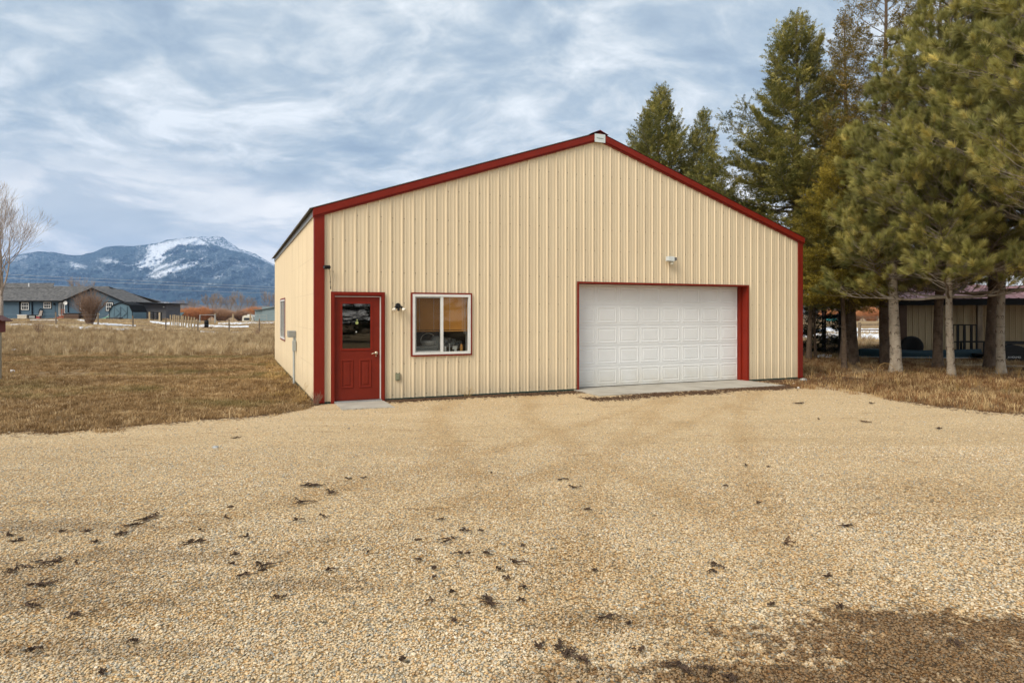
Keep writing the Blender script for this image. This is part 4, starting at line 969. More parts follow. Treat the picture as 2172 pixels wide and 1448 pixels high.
M_YEL = foliage_mat('yellowish_fir_needles', [(0, (.14, .12, .02)), (.5, (.25, .20, .035)), (.85, (.34, .27, .045)), (1, (.42, .33, .06))], .3)
M_BRN = foliage_mat('browning_fir_needles', [(0, (.10, .085, .022)), (.5, (.19, .145, .038)), (.85, (.28, .205, .052)), (1, (.38, .25, .07))], .3)
M_DRK = foliage_mat('dark_fir_needles', [(0, (.010, .016, .008)), (.6, (.022, .032, .014)), (1, (.05, .06, .02))])
M_PIN = foliage_mat('pine_needles', [(0, (.22, .23, .07)), (.4, (.36, .345, .12)), (.8, (.48, .45, .17)), (1, (.62, .55, .22))], .45)
def bark(name, a, b_, sc=6, stretch=(1, 1, .5), scars=False):
    m, nt, N, L, b = nodes(name); b.inputs['Roughness'].default_value = .95; b.inputs['Specular IOR Level'].default_value = .1
    g = N.new('ShaderNodeNewGeometry'); v = g.outputs['Position']
    col = ramp(N, L, tnoise(N, L, mapping(N, L, v, stretch), sc, 7, .7), [(.32, b_), (.62, a)])
    sc2 = tnoise(N, L, mapping(N, L, v, (3, 3, 16)), 1.6, 3, .6)
    col = mix(N, L, math_(N, L, 'MULTIPLY', math_(N, L, 'SUBTRACT', sc2, .57, True), 9 if scars else 5, True), col, tuple(x * .35 for x in b_))
    L.new(col, b.inputs['Base Color']); bump(N, L, b, tnoise(N, L, mapping(N, L, v, stretch), sc * 5, 5, .7), 1.0, .02); return m
M_BARK = bark('spruce_bark', (.17, .125, .09), (.07, .048, .034)); M_PBARK = bark('pale_pine_bark', (.40, .345, .275), (.22, .18, .135), scars=True)
M_TWIG = bark('grey_branches', (.30, .26, .21), (.16, .13, .10)); M_BARE = bark('bare_twigs', (.36, .30, .25), (.22, .175, .14))
def twig(seed, L_=.38, n=42, w=.0085, l=.062, flat=.6):
    rr = random.Random(seed); V, Fc = [], []
    V += [(0, -.004, 0), (0, .004, 0), (L_, 0, .02)]; Fc.append((0, 1, 2))
    for k in range(n):
        u = rr.random() ** .8 * L_; side = rr.choice((-1, 1)); ext = (1 - u / L_) * .11 * rr.random(); a = rr.uniform(.35, 1.1) * side
        bx, by, bz = u + ext * math.cos(a), ext * math.sin(a) * 1.2, rr.uniform(-.02, .03)
        ll = l * rr.uniform(.6, 1.25); az = a + rr.uniform(-.5, .5); el = rr.uniform(-.4, .9) * flat + .15
        dx, dy, dz = math.cos(az) * math.cos(el) * ll, math.sin(az) * math.cos(el) * ll, math.sin(el) * ll
        nx, ny, nz = -math.sin(az) * w, math.cos(az) * w, rr.uniform(-1, 1) * w; b = len(V)
        V += [(bx, by, bz), (bx + dx * .45 + nx, by + dy * .45 + ny, bz + dz * .45 + nz), (bx + dx, by + dy, bz + dz), (bx + dx * .45 - nx, by + dy * .45 - ny, bz + dz * .45 - nz)]
        Fc.append((b, b + 1, b + 2, b + 3))
    return V, Fc
def pinetuft(seed, n=105, l=.225, w=.0037, stem=.12):
    rr = random.Random(seed); V, Fc = [], []
    for k in range(n):
        u = rr.random() * stem; az = rr.uniform(0, 6.283); sp = rr.uniform(.15, 1.25) * (1.05 - .45 * u / stem); ll = l * rr.uniform(.7, 1.1)
        d = Vector((math.cos(sp), math.sin(sp) * math.cos(az), math.sin(sp) * math.sin(az))); s = Vector((-math.sin(sp), math.cos(sp) * math.cos(az + 1.57), math.cos(sp) * math.sin(az + 1.57))).normalized() * w
        p = Vector((u, 0, 0)); q = p + d * ll * .55; e = p + d * ll + Vector((0, 0, -.018 * rr.random())); b = len(V)
        V += [p - s, p + s, q + s, q - s, e]; Fc += [(b, b + 1, b + 2, b + 3), (b + 3, b + 2, b + 4)]
    return V, Fc
SRC = {'spr': source('spruce_twig', [twig(i) for i in range(6)], M_SPR), 'yel': source('yellow_twig', [twig(10 + i, flat=.9) for i in range(6)], M_YEL),
       'brn': source('brown_twig', [twig(20 + i, n=26) for i in range(6)], M_BRN), 'drk': source('dark_twig', [twig(30 + i) for i in range(4)], M_DRK),
       'pin': source('pine_tuft', [pinetuft(40 + i) for i in range(7)], M_PIN)}
def euler_of(d, roll):
    d = d / np.linalg.norm(d, axis=1, keepdims=True); yaw = np.arctan2(d[:, 1], d[:, 0]); pit = -np.arcsin(np.clip(d[:, 2], -1, 1)); return np.stack([roll, pit, yaw], -1)
def conifer(base, h, radius, crown_z, kind, label, group, trunk_r, bark_m=None, name='spruce_tree', seed=1, dens=1.0, whorl=.26, per=6, droop=.12, lean=(0, 0), top_h=None, keep=None, scl=1.0, stub=True, power=.72):
    rr = random.Random(seed); base = Vector(base); bark_m = bark_m or M_BARK
    root = empty(name, base, 0, label, 'tree', group)
    ax = lambda z: Vector((lean[0] * (z / h) + .05 * math.sin(z * .9 + seed), lean[1] * (z / h) + .05 * math.cos(z * .8 + seed), z))
    tr = lambda z: trunk_r * (1 - .93 * (z / h)) * (1 + .35 * math.exp(-z / .18))
    m = MB(); zs = [-.15, 0, .08, .25, .6] + list(np.arange(1.1, h, .6)) + [h]
    m.tube([ax(max(z, 0)) + Vector((0, 0, min(z, 0))) for z in zs], [max(.008, tr(max(z, 0))) for z in zs], 12 if trunk_r > .12 else 8); m.build('trunk', bark_m, root, smooth=True)
    br = MB(); P, D = [], []
    z = crown_z
    while z < h - .15:
        u = (z - crown_z) / (h - crown_z); LL = radius * (1 - u) ** power * (.72 + .28 * min(1, u * 5)); k0 = rr.uniform(0, 6.28); nb = max(3, int(per * (1 - .35 * u)))
        for k in range(nb):
            a = k0 + k * 6.283 / nb + rr.uniform(-.3, .3); l = LL * rr.uniform(.55, 1.12) * (1.28 if rr.random() < .12 else 1) + .12
            if keep and not keep(a, z, l, rr): continue
            el0 = .02 - droop * 3 * (1 - u) + 1.0 * u ** 1.3 + rr.uniform(-.12, .12); zz = z + rr.uniform(-.12, .12); p = ax(zz); pts = [p]; st = max(3, int(l / .22)); d = Vector((math.cos(a), math.sin(a), 0)); dirs = []
            for i in range(st):
                t = (i + 1) / st; el = el0 + .75 * t * t * (1 - .5 * u); dd = (d * math.cos(el) + Vector((0, 0, math.sin(el)))).normalized(); p = p + dd * (l / st); pts.append(p); dirs.append(dd)
            br.tube(pts, [max(.005, .022 * (l / 2) * (1 - .85 * i / st)) for i in range(st + 1)], 4, cap=False)
            for i in range(st):
                t = (i + .5) / st
                if t < .22 and rr.random() < .8: continue
                a0, b0, dd = pts[i], pts[i + 1], dirs[i]; side = dd.cross(Vector((0, 0, 1))).normalized()
                nt = max(1, int((l / st) / .085 * dens))
                for q in range(nt):
                    c = a0.lerp(b0, (q + rr.random()) / nt)
                    for s in (-1, 1):
                        sl = min(.60, (1 - t) * l * .42 + .10) * rr.uniform(.6, 1.15); sd_ = (dd * .75 + side * s * rr.uniform(.6, 1.0) + Vector((0, 0, rr.uniform(-.35, .25)))).normalized()
                        j = 0.0
                        while j < sl:
                            P.append(c + sd_ * j + Vector((0, 0, -.25 * j * j))); D.append(sd_ + Vector((rr.uniform(-.3, .3), rr.uniform(-.3, .3), rr.uniform(-.2, .35)))); j += .17
                P.append(b0); D.append(dd)
        z += whorl * rr.uniform(.7, 1.25)
    for i in range(6): P.append(ax(h - .12 * i)); D.append(Vector((rr.uniform(-.3, .3), rr.uniform(-.3, .3), 1)))
    if stub:                                             # dead snags below the crown
        for _ in range(int(crown_z * 7)):
            zz = rr.uniform(.4, max(.5, crown_z)); a = rr.uniform(0, 6.28); l = rr.uniform(.05, .45) * (1 if zz > crown_z * .5 else .3); p = ax(zz)
            br.tube([p, p + Vector((math.cos(a) * l, math.sin(a) * l, rr.uniform(-.1, .12) * l))], [.010, .003], 4, cap=False)
    br.build('branches', M_TWIG if kind != 'drk' else M_BARK, root, recalc=False)
    P = np.array([tuple(p) for p in P]); D = np.array([tuple(d) for d in D]); n = len(P)
    g = np.random.default_rng(seed); rot = euler_of(D, g.uniform(-1.0, 1.0, n))
    o = scatter('crown', P, rot, g.uniform(.75, 1.25, n) * scl, SRC[kind], root); o['kind'] = 'stuff'
    return root, n
def pine(base, h, radius, crown_z, label, group, trunk_r, seed=1, whorl=.42, per=5, bark_m=None, lean=(0, 0), keep=None, tuft=1.0, amt=1.0):
    rr = random.Random(seed); base = Vector(base); root = empty('pine_tree', base, 0, label, 'tree', group); bark_m = bark_m or M_PBARK
    ax = lambda z: Vector((lean[0] * (z / h) + .04 * math.sin(z * 1.1 + seed), lean[1] * (z / h) + .04 * math.cos(z + seed), z))
    tr = lambda z: trunk_r * (1 - .85 * (z / h)) * (1 + .3 * math.exp(-z / .15)) * (1 + .035 * math.sin(z * 15))
    m = MB(); zs = [-.15, 0, .08, .2] + list(np.arange(.35, h, .14)) + [h]
    m.tube([ax(max(z, 0)) + Vector((0, 0, min(z, 0))) for z in zs], [max(.01, tr(max(z, 0))) for z in zs], 14); m.build('trunk', bark_m, root, smooth=True)
    # whorl scars on the trunk
    sc_ = MB(); z = .35
    while z < crown_z + .6:
        for k in range(4):
            a = k * 1.57 + rr.uniform(-.4, .4); r0 = tr(z) * 1.02; w = .30
            pts = [ax(z) + Vector((math.cos(a + s * w), math.sin(a + s * w), 0)) * r0 + Vector((0, 0, .045 * (1 - s * s) - (.03 if abs(s) > .9 else 0))) for s in (-1, -.5, 0, .5, 1)]
            sc_.tube(pts, [.006, .011, .014, .011, .006], 5)
        z += rr.uniform(.36, .46)
    sc_.build('branch_scars', M_BARK, root)
    br = MB(); P, D = [], []
    def sub(p, d, l, r, depth):
        st = max(2, int(l / .2)); pts = [p]; dd = d.copy()
        for i in range(st):
            t = (i + 1) / st
            dd = (dd + Vector((rr.uniform(-.16, .16), rr.uniform(-.16, .16), rr.uniform(-.06, .10) + .10 * t * (depth > 0)))).normalized(); p = p + dd * (l / st); pts.append(p)
            if t > (.34 if depth == 0 else .30) and depth < 2 and rr.random() < (1.0 if depth == 0 else .62) * amt:
                for s in ((-1, 1) if depth == 0 else (rr.choice((-1, 1)),)):
                    sd_ = dd.cross(Vector((0, 0, 1))).normalized() * s; nd = (dd * rr.uniform(.5, .9) + sd_ * rr.uniform(.5, .95) + Vector((0, 0, rr.uniform(-.15, .45)))).normalized()
                    sub(p, nd, (l * (.42 if depth == 0 else .45) * (1.15 - .5 * t)) * rr.uniform(.7, 1.2) + .08, r * (1 - .8 * t) * .62, depth + 1)
            if depth > 0 and t > .55 and rr.random() < .38 or depth == 0 and t > .8 and rr.random() < .5: P.append(p); D.append(dd + Vector((0, 0, .25)))
        P.append(p); D.append(dd + Vector((0, 0, .35)))
        br.tube(pts, [max(.0035, r * (1 - .8 * i / st)) for i in range(st + 1)], 5 if depth == 0 else 3, cap=False)
    z = crown_z
    while z < h - .3:
        u = (z - crown_z) / (h - crown_z); LL = radius * (1 - u) ** .55; k0 = rr.uniform(0, 6.28)
        for k in range(per):
            a = k0 + k * 6.283 / per + rr.uniform(-.3, .3); l = LL * rr.uniform(.7, 1.15)
            if keep and not keep(a, z, l, rr): continue
            el = rr.uniform(-.10, .22) + .5 * u; sub(ax(z), Vector((math.cos(a) * math.cos(el), math.sin(a) * math.cos(el), math.sin(el))), l, .016 + .011 * l, 0)
        z += whorl * rr.uniform(.75, 1.25)
    br.build('branches', M_TWIG, root, recalc=False)
    P = np.array([tuple(p) for p in P]); D = np.array([tuple(d) for d in D]); n = len(P); g = np.random.default_rng(seed)
    o = scatter('crown', P, euler_of(D, g.uniform(-3, 3, n)), g.uniform(.72, 1.12, n) * tuft, SRC['pin'], root); o['kind'] = 'stuff'
    return root, n
TR = 'evergreens in the row right of the garage'
tot = 0
def add_c(*a, **k):
    global tot
    r, n = conifer(*a, **k); tot += n; return r
def add_p(*a, **k):
    global tot
    r, n = pine(*a, **k); tot += n; return r
# behind the garage
add_c(on(1398, 31), 12.1, 4.3, 1.5, 'spr', 'broad-topped spruce rising behind the right roof slope, nearest the ridge', 'evergreens behind the garage', .22, seed=3, dens=.95, power=.80, droop=.05)
add_c(on(1490, 30), 10.8, 2.6, 1.5, 'spr', 'narrow pointed spruce behind the roof, right beside the broad-topped one', 'evergreens behind the garage', .16, seed=4, dens=1.0, power=.8, droop=.05)
# the row
add_c(on(1690, 25.5), 13.2, 4.6, 2.5, 'spr', 'tallest full spruce standing at the right corner of the garage', TR, .26, seed=5, dens=1.0, power=.80, droop=.10)
add_c(on(1717, 24.4), 7.5, 1.3, 3.0, 'brn', 'slim dark trunk just right of the garage corner with a short brownish crown', TR, .10, seed=6, dens=.7)
add_c(on(1730, 25), 5.5, 1.0, 2.4, 'drk', 'thinnest sapling trunk between the garage corner and the small dark fir', TR, .055, seed=16, dens=.8)
add_c(on(1793, 24), 12.4, 1.7, 2.6, 'brn', 'slender brownish spruce with a bare pointed top behind the yellowish tree', TR, .20, seed=7, dens=.62, power=.6)
add_c(on(1787, 20.5), 6.9, 1.75, 2.5, 'yel', 'short yellow-green fir with a thin pale trunk, in front of the taller spruces', TR, .085, seed=8, dens=1.0, power=.65, droop=.22)
add_c(on(1809, 22.2), 7.6, 1.7, 2.5, 'yel', 'yellowish fir with a stout dark trunk left of the rail fence view', TR, .145, seed=9, dens=.8, power=.6, droop=.22)
add_c(on(1878, 21.8), 15.5, 2.5, 2.5, 'brn', 'tall thin-crowned browning spruce whose top leaves the picture left of the pines', TR, .155, seed=10, dens=.60, power=.42, whorl=.34)
add_c(on(1993, 20.3), 14.0, 1.7, 3.0, 'brn', 'dark-barked spruce trunk between the pale pine and the barn ramp gate', TR, .14, seed=11, dens=.55, power=.5)
add_c(on(2103, 20.3), 13.0, 1.8, 3.0, 'spr', 'thick rough-barked trunk in front of the barn post and black trailer', TR, .155, seed=12, dens=.65, power=.5)
add_c(on(1748, 28.5), 3.8, 1.15, .35, 'drk', 'small dark fir with drooping low boughs behind the row of trunks', TR, .07, seed=13, dens=1.0, power=.8, droop=.25, stub=False)
add_p(on(1897, 19.2), 8.6, 1.9, 2.7, 'pale grey pine trunk with dark branch scars, thickest in the row', 'pines with long needle tufts', .16, seed=21, whorl=.46, per=5)
add_p(on(2016, 17.8), 11.5, 2.4, 2.15, 'slim pale pine in front of the barn wall, right of the scarred pine', 'pines with long needle tufts', .095, seed=22, whorl=.56, per=5)
add_p(on(2125, 18.7), 12.0, 2.9, 2.35, 'pale pine trunk at the right, in front of the trailer wheel', 'pines with long needle tufts', .115, seed=23, whorl=.62, per=5)
add_p(on(2345, 15.2), 12.0, 4.0, 3.5, 'large pine whose grey boughs reach in from the right edge', 'pines with long needle tufts', .20, seed=24, whorl=.60, per=5)
# trees across the lot that the door and window reflect
for i, (x, y, h, r) in enumerate(((9.5, -9.5, 11, 3), (13.5, -6, 12, 3.1), (17, -2, 10.5, 2.8), (15, -12, 13, 3.2), (20.5, 1.5, 11, 2.5), (6, -13, 11, 3))):
    add_c((x, y, 0), h, r, .8, 'drk', ['dark evergreen behind the camera, mirrored in the left of the door glass', 'dark evergreen behind the camera, mirrored in the middle of the window', 'dark evergreen mirrored at the right of the window glass', 'tallest dark evergreen across the lot, mirrored in the door glass',
          'low dark evergreen across the lot beside the parking edge', 'dark evergreen across the lot at the far left of the mirrored row'][i], 'evergreens across the lot', .2, seed=50 + i, dens=.55, whorl=.4)
print('twig instances', tot)

# ---------------------------------------------------------------- bare trees
def grow(m, p, d, l, r, depth, rr, spread, up, nseg=4, minr=.003, kids=3):
    pts = [p]; rad = [r]; side = 3 if depth < 3 else 5
    for i in range(nseg):
        d = (d + Vector((rr.uniform(-1, 1), rr.uniform(-1, 1), rr.uniform(-.5, 1) + up)) * .13).normalized(); p = p + d * (l / nseg); pts.append(p); rad.append(max(minr, r * (1 - .55 * (i + 1) / nseg)))
        if depth > 0 and i >= 1:
            for _ in range(1 if rr.random() < .75 else 2):
                a = rr.uniform(0, 6.28); x = d.orthogonal().normalized(); y = d.cross(x); nd = (d + (x * math.cos(a) + y * math.sin(a)) * spread * rr.uniform(.6, 1.2)).normalized()
                grow(m, p, nd, l * rr.uniform(.5, .74), rad[-1] * .66, depth - 1, rr, spread, up, 3 if depth < 3 else nseg, minr, kids)
    m.tube(pts, rad, side, cap=False)
    if depth > 0: grow(m, p, d, l * .62, rad[-1], depth - 1, rr, spread, up, 3 if depth < 3 else nseg, minr, kids)
def bare_tree(name, base, h, seed, label, group, r=.2, mat_=None, spread=.75, up=.5, depth=5, minr=.006, cat='tree', tfrac=.28):
    rr = random.Random(seed); root = empty(name, base, 0, label, cat, group); mat_ = mat_ or M_BARE
    m = MB(); m.tube([(0, 0, -.2), (0, 0, 0), (.03, 0, h * tfrac * .5), (0, .03, h * tfrac)], [r * 1.3, r * 1.1, r * .9, r * .8], 8); m.build('trunk', mat_, root, smooth=True)
    m = MB()
    for k in range(4):
        a = k * 1.57 + rr.uniform(-.5, .5); grow(m, Vector((0, 0, h * tfrac * (.8 + .06 * k))), Vector((math.cos(a) * spread, math.sin(a) * spread, 1)).normalized(), h * .33, r * .55, depth - 1, rr, spread, up, 4, minr)
    m.build('branches', mat_, root, recalc=False); return root
b0 = bare_tree('bare_tree', on(2, 52), 11.0, 31, 'tall bare deciduous tree at the left edge in front of the blue house', None, r=.15, depth=5, minr=.006, spread=.62, up=.6)
def shrub(name, base, h, r, n, seed, mat_, label, group, w=.012, cat='shrub', fork=3, root=None):
    rr = random.Random(seed); m = MB()
    for k in range(n):
        a = rr.uniform(0, 6.28); s = rr.random() ** .6; p = Vector((math.cos(a) * .12 * r * s, math.sin(a) * .12 * r * s, -.05)); top = Vector((math.cos(a) * r * s, math.sin(a) * r * s, h * (1 - .30 * s * s) * rr.uniform(.7, 1)))
        mid = p.lerp(top, .5) + Vector((math.cos(a) * -.12 * r * s, math.sin(a) * -.12 * r * s, .03 * h)); m.tube([p, mid, top], [w, w * .7, w * .3], 3, cap=False)
        for f in range(fork):
            u = rr.uniform(.35, .9); q = mid.lerp(top, (u - .5) * 2) if u > .5 else p.lerp(mid, u * 2); e = q + Vector((rr.uniform(-1, 1) * .28 * r, rr.uniform(-1, 1) * .28 * r, rr.uniform(.08, .28) * h)); m.tube([q, e], [w * .5, w * .2], 3, cap=False)
    rt = empty(name, base, 0, label, cat, group); o = m.build('stems', mat_, rt, recalc=False); o['kind'] = 'stuff'; return rt
M_SHRUB = bark('reddish_shrub_stems', (.27, .18, .125), (.14, .085, .06))
shrub('shrub', on(191, 68), 3.9, 1.9, 190, 5, M_SHRUB, 'vase-shaped leafless shrub in front of the blue house gable', None, .020, fork=5)
shrub('roadside_weed', GT(82, 708), .95, .55, 40, 6, M_SHRUB, 'dark leafless weed bush in the tall field near the left fence post', None, .006, 'weed')
shrub('roadside_weed', GT(545, 712), .8, .6, 40, 7, M_SHRUB, 'dark leafless weed bush in the field just left of the garage', None, .006, 'weed')
bare_tree('bare_tree', on(172, 150), 9.8, 33, 'small bare treetop showing above the blue house roof', None, r=.12, depth=4, minr=.018, spread=.6, up=.7)
# willows and cottonwoods beyond the pasture
M_WIL = mat('orange_willow_stems', (.62, .27, .095), (.44, .20, .08), rough=.9, sc=.3)
M_WIL2 = mat('brown_willow_stems', (.46, .27, .15), (.33, .20, .12), rough=.9, sc=.3)
M_COT = mat('grey_cottonwood_bark', (.30, .245, .20), (.20, .16, .135), rough=.9, sc=.4)
def cpy(root, loc, label=None, scale=1, rz=0):
    r = root.copy(); link(r); r.location = loc; r.rotation_euler = (0, 0, rz); r.scale = (scale,) * 3 if not hasattr(scale, '__len__') else scale
    if label: r['label'] = label
    for ch in root.children:
        c = ch.copy(); link(c); c.parent = r
        for g in ch.children: d = g.copy(); link(d); d.parent = c
    return r
will = shrub('willow_bush', on(430, 262), 6.6, 5.6, 900, 11, M_WIL, 'largest orange willow thicket beyond the corral posts', 'willow bushes beyond the pasture', .040, 'bush', 6)
for i, (px, Z, s, lb) in enumerate(((404, 262, .95, 'orange willow bush rising behind the low green roof'), (372, 275, .72, 'low orange willow bush right of the flat-roofed shed'), (345, 285, .6, 'smallest willow bush at the left end of the thicket'),
        (470, 265, .90, 'orange willow bush left of the dark brush'), (512, 272, .80, 'brownish willow bush left of the white camper'), (540, 290, 1.05, 'orange willow bush behind the white camper'), (565, 300, .95, 'orange willow bush behind the steel shop'),
        (1848, 250, 1.0, 'bright orange willow seen between the trunks under the barn roof'), (1812, 262, .95, 'orange willow just right of the stout dark trunk'), (1760, 270, .9, 'orange willow behind the small dark fir'), (1885, 255, 1.0, 'brown willow beside the dark spruce trunk in the pasture view'))):
    w = cpy(will, on(px, Z), lb, (s * 1.15, s * 1.15, s), i * 1.3)
    if i in (3, 4, 10):
        for c in w.children: c.data = c.data.copy(); c.data.materials[0] = M_WIL2
cot = bare_tree('cottonwood_tree', on(505, 330), 15, 41, 'broadest bare cottonwood above the willow thicket', 'bare cottonwoods beyond the pasture', r=.35, mat_=M_COT, depth=4, minr=.05, spread=.6, up=.6)
for i, (px, Z, s, lb) in enumerate(((462, 330, .93, 'bare cottonwood left of the broadest one'), (446, 345, .98, 'bare cottonwood with a double top above the orange thicket'), (483, 350, .9, 'bare cottonwood between two larger ones'), (530, 345, .85, 'bare cottonwood above the white camper'),
        (575, 310, .98, 'bare cottonwood over the steel shop roof'), (410, 380, .85, 'hazy bare cottonwood left of the thicket top'), (385, 390, .8, 'hazy bare cottonwood above the low willows'), (360, 400, .75, 'faint bare cottonwood right of the flat-roofed shed'),
        (1836, 300, .95, 'bare white-stemmed cottonwood in the gap under the barn roof'), (1795, 320, .8, 'bare cottonwood left of the stout dark trunk'), (1755, 330, .9, 'bare cottonwood behind the small dark fir'))):
    cpy(cot, on(px, Z), lb, s, i * 1.1)
m = MB(); rr = random.Random(9)
for k in range(2600):
    px = rr.uniform(-900, 3000); Z = rr.uniform(300, 430); p = on(px, Z); hh = rr.uniform(1.5, 4.2); w = rr.uniform(.06, .12); a = rr.uniform(-.8, .8)
    m.tube([p, p + Vector((a, 0, hh))], [w, w * .3], 3, cap=False)
tag(m.build('far_brush', M_WIL2, recalc=False), 'far line of brown brush along the valley floor', kind='stuff')

# ================================================================ NEIGHBOURS ON THE LEFT
M_BLUE = mat('blue_lap_siding', (.060, .115, .165), (.052, .10, .148), rough=.7, sc=.8); M_SHING = mat('grey_asphalt_shingles', (.115, .112, .11), (.055, .055, .056), rough=.95, sc=2.2, lo=.4, hi=.6)
M_BTRIM = mat('black_trim', (.010, .010, .010), rough=.8, spec=.1); M_WPAINT = mat('white_paint', (.72, .73, .72), rough=.5)
M_SHEDB = mat('shed_blue', (.085, .155, .20), (.07, .135, .18), rough=.7, sc=1); M_GWALL = mat('grey_board_wall', (.115, .115, .125), (.085, .085, .095), rough=.8, sc=1, stretch=(.3, 1, 4))
M_DKG = mat('dark_window', (.02, .025, .03), rough=.1); M_DECK = mat('red_stained_rail', (.28, .075, .03), rough=.7); M_WOOD = mat('weathered_post', (.23, .17, .11), (.13, .095, .062), rough=.9, sc=4, stretch=(3, 3, .5))
M_PALE = mat('pale_wood_post', (.42, .33, .20), (.30, .22, .13), rough=.9, sc=4, stretch=(3, 3, .5)); M_TUB = mat('brown_tub_skirt', (.11, .07, .05), rough=.8, spec=.1)
ZH = 110.0; zb = float(terrain((130 - CX) / F * ZH, ZH)); SX = ZH / F
hx = lambda px: (px - CX) * SX
hz = lambda py: H - (py - HY) * SX - zb
house = empty('blue_house', (0, ZH, zb), 0, 'long blue single-storey house with grey shingle roof and front gable', 'house')
g0, g1, gp = hx(137.5), hx(258), hx(199); ye = hz(637.5); yp = hz(611.5)
def lap(name, x0, x1, y, z0, z1f, holes, parent, pitch=.20, material=None):
    """one lap-siding board per course"""
    z = z0; k = 0
    while z < max(z1f(x0), z1f(x1), z1f((x0 + x1) / 2)) + .8:
        zt_ = z + pitch; segs = [(x0, x1)]
        for h in holes:
            if h[2] < zt_ - .02 and h[3] > z + .02:
                ns = []
                for a, b in segs:
                    if h[0] > a: ns.append((a, min(b, h[0])))
                    if h[1] < b: ns.append((max(a, h[1]), b))
                segs = [s for s in ns if s[1] - s[0] > .02]
        m = MB(); any_ = False
        for a, b in segs:
            xs = np.linspace(a, b, 60); ok = [x for x in xs if z1f(x) > z + .01]
            if len(ok) < 2: continue
            aa, bb = ok[0], ok[-1]; any_ = True; m.box(aa, bb, y - .03, y + .05, z, min(zt_ - .018, 99)); m.box(aa, bb, y - .012, y + .05, zt_ - .018, zt_)
        if any_: m.build(name, material or M_BLUE, parent)
        z = zt_
HW = {'w1': (17, 33.6, 640.6, 657), 'w2': (65.7, 82.2, 640, 653.6), 'sl': (99, 123.6, 641.7, 669.6), 'sd': (129.5, 135, 641.5, 657.5)}
GW = {'w3': (170, 184.7, 640.6, 658), 'w4': (225.4, 239.8, 641.7, 659)}
hole = lambda d: [(hx(a), hx(b), hz(y1), hz(y0)) for a, b, y0, y1 in d.values()]
lap('siding_board', g0, g1, 0, 0, lambda x: ye + (yp - ye) * (1 - abs(x - gp) / ((g1 - g0) / 2)) - .1, hole(GW), house, .22)
m = MB(); m.box(g0 + .05, g1 - .05, .05, .15, -.3, ye); m.prism([(g0 + .3, .05, ye), (g1 - .3, .05, ye), (gp, .05, yp - .2)], (0, .1, 0)); m.box(g0, g0 + .1, .05, 3.2, 0, ye); m.box(g1 - .1, g1, .05, 9, 0, ye); m.build('wall', M_BLUE, house)
lap('siding_board', hx(-40), g0, 3.0, 0, lambda x: ye, hole(HW), house, .22)
m = MB(); m.box(hx(-40), g0, 3.06, 3.2, -.3, ye); m.build('wall', M_BLUE, house)
def cell_window(x0, x1, z0, z1, y, parent, cols=3, rows=2, slid=False, name='window'):
    m = MB(); f = .10; m.box(x0, x0 + f, y - .08, y + .02, z0, z1); m.box(x1 - f, x1, y - .08, y + .02, z0, z1); m.box(x0 + f, x1 - f, y - .08, y + .02, z0, z0 + f); m.box(x0 + f, x1 - f, y - .08, y + .02, z1 - f, z1)
    m.box(x0 + f, x1 - f, y - .07, y + .01, (z0 + z1) / 2 - .04, (z0 + z1) / 2 + .04) if not slid else m.box((x0 + x1) / 2 - .06, (x0 + x1) / 2 + .06, y - .07, y + .01, z0 + f, z1 - f)
    for k in range(1, cols): x = x0 + (x1 - x0) * k / cols; m.box(x - .015, x + .015, y - .055, y - .01, z0 + f, z1 - f)
    w = m.build(name, M_WPAINT, parent)
    m = MB(); m.box(x0 + .05, x1 - .05, y - .04, y - .02, z0 + .05, z1 - .05); m.build('pane', M_DKG, w)
    m = MB(); b = .12; m.box(x0 - b, x0 - .005, y - .06, y, z0 - b, z1 + b); m.box(x1 + .005, x1 + b, y - .06, y, z0 - b, z1 + b); m.box(x0, x1, y - .06, y, z0 - b, z0 - .005); m.box(x0, x1, y - .06, y, z1 + .005, z1 + b); m.build('window_trim', M_BTRIM, w)
for d, y in ((HW, 3.0), (GW, 0.0)):
    for k, (a, b, y0, y1) in d.items():
        if k == 'sl': cell_window(hx(a), hx(b), hz(y1), hz(y0), y, house, 6, 1, True, 'sliding_door')
        elif k == 'sd': cell_window(hx(a), hx(b), hz(y1), hz(y0), y, house, 1, 1, False)
        else: cell_window(hx(a), hx(b), hz(y1), hz(y0), y, house, 3, 2)
m = MB(); m.box(hx(135.5), hx(139.5), 1.5, 3.0, 0.2, ye - .1); m.build('porch_post', M_WPAINT, house)
# roofs
def roof_slab(pts, thick, name='roof', mat_=None):
    m = MB(); m.prism(pts, (0, 0, -thick)); return m.build(name, mat_ or M_SHING, house)
oh = .5; s_ = (yp - ye) / ((g1 - g0) / 2)
for s in (-1, 1):
    xe = gp + s * ((g1 - g0) / 2 + .7); ze = yp - s_ * ((g1 - g0) / 2 + .7)
    roof_slab([(xe, -oh, ze + .12), (gp, -oh, yp + .12), (gp, 8, yp + .12), (xe, 3 if s < 0 else 8, ze + .12)], .10)
    m = MB(); m.prism([(xe, -oh - .02, ze - .12), (gp, -oh - .02, yp - .12), (gp, -oh - .02, yp + .10), (xe, -oh - .02, ze + .10)], (0, -.05, 0)); m.build('fascia', M_BTRIM, house)
rz1 = H + (HY - 607) * (ZH + 8) / F - zb; rz2 = H + (HY - 600) * (ZH + 9) / F - zb; k8 = (ZH + 8) / F; k9 = (ZH + 9) / F
roof_slab([(hx(-40), 2.4, ye + .02), (hx(247), 2.4, ye + .02), ((229 - CX) * k8, 8, rz1), ((-60 - CX) * k8, 8, rz1)], .1)
roof_slab([((-70 - CX) * k8, 7.2, rz1 - .3), ((118.5 - CX) * k8, 7.2, rz1 - .3), ((115.5 - CX) * k9, 9, rz2), ((-70 - CX) * k9, 9, rz2)], .1)
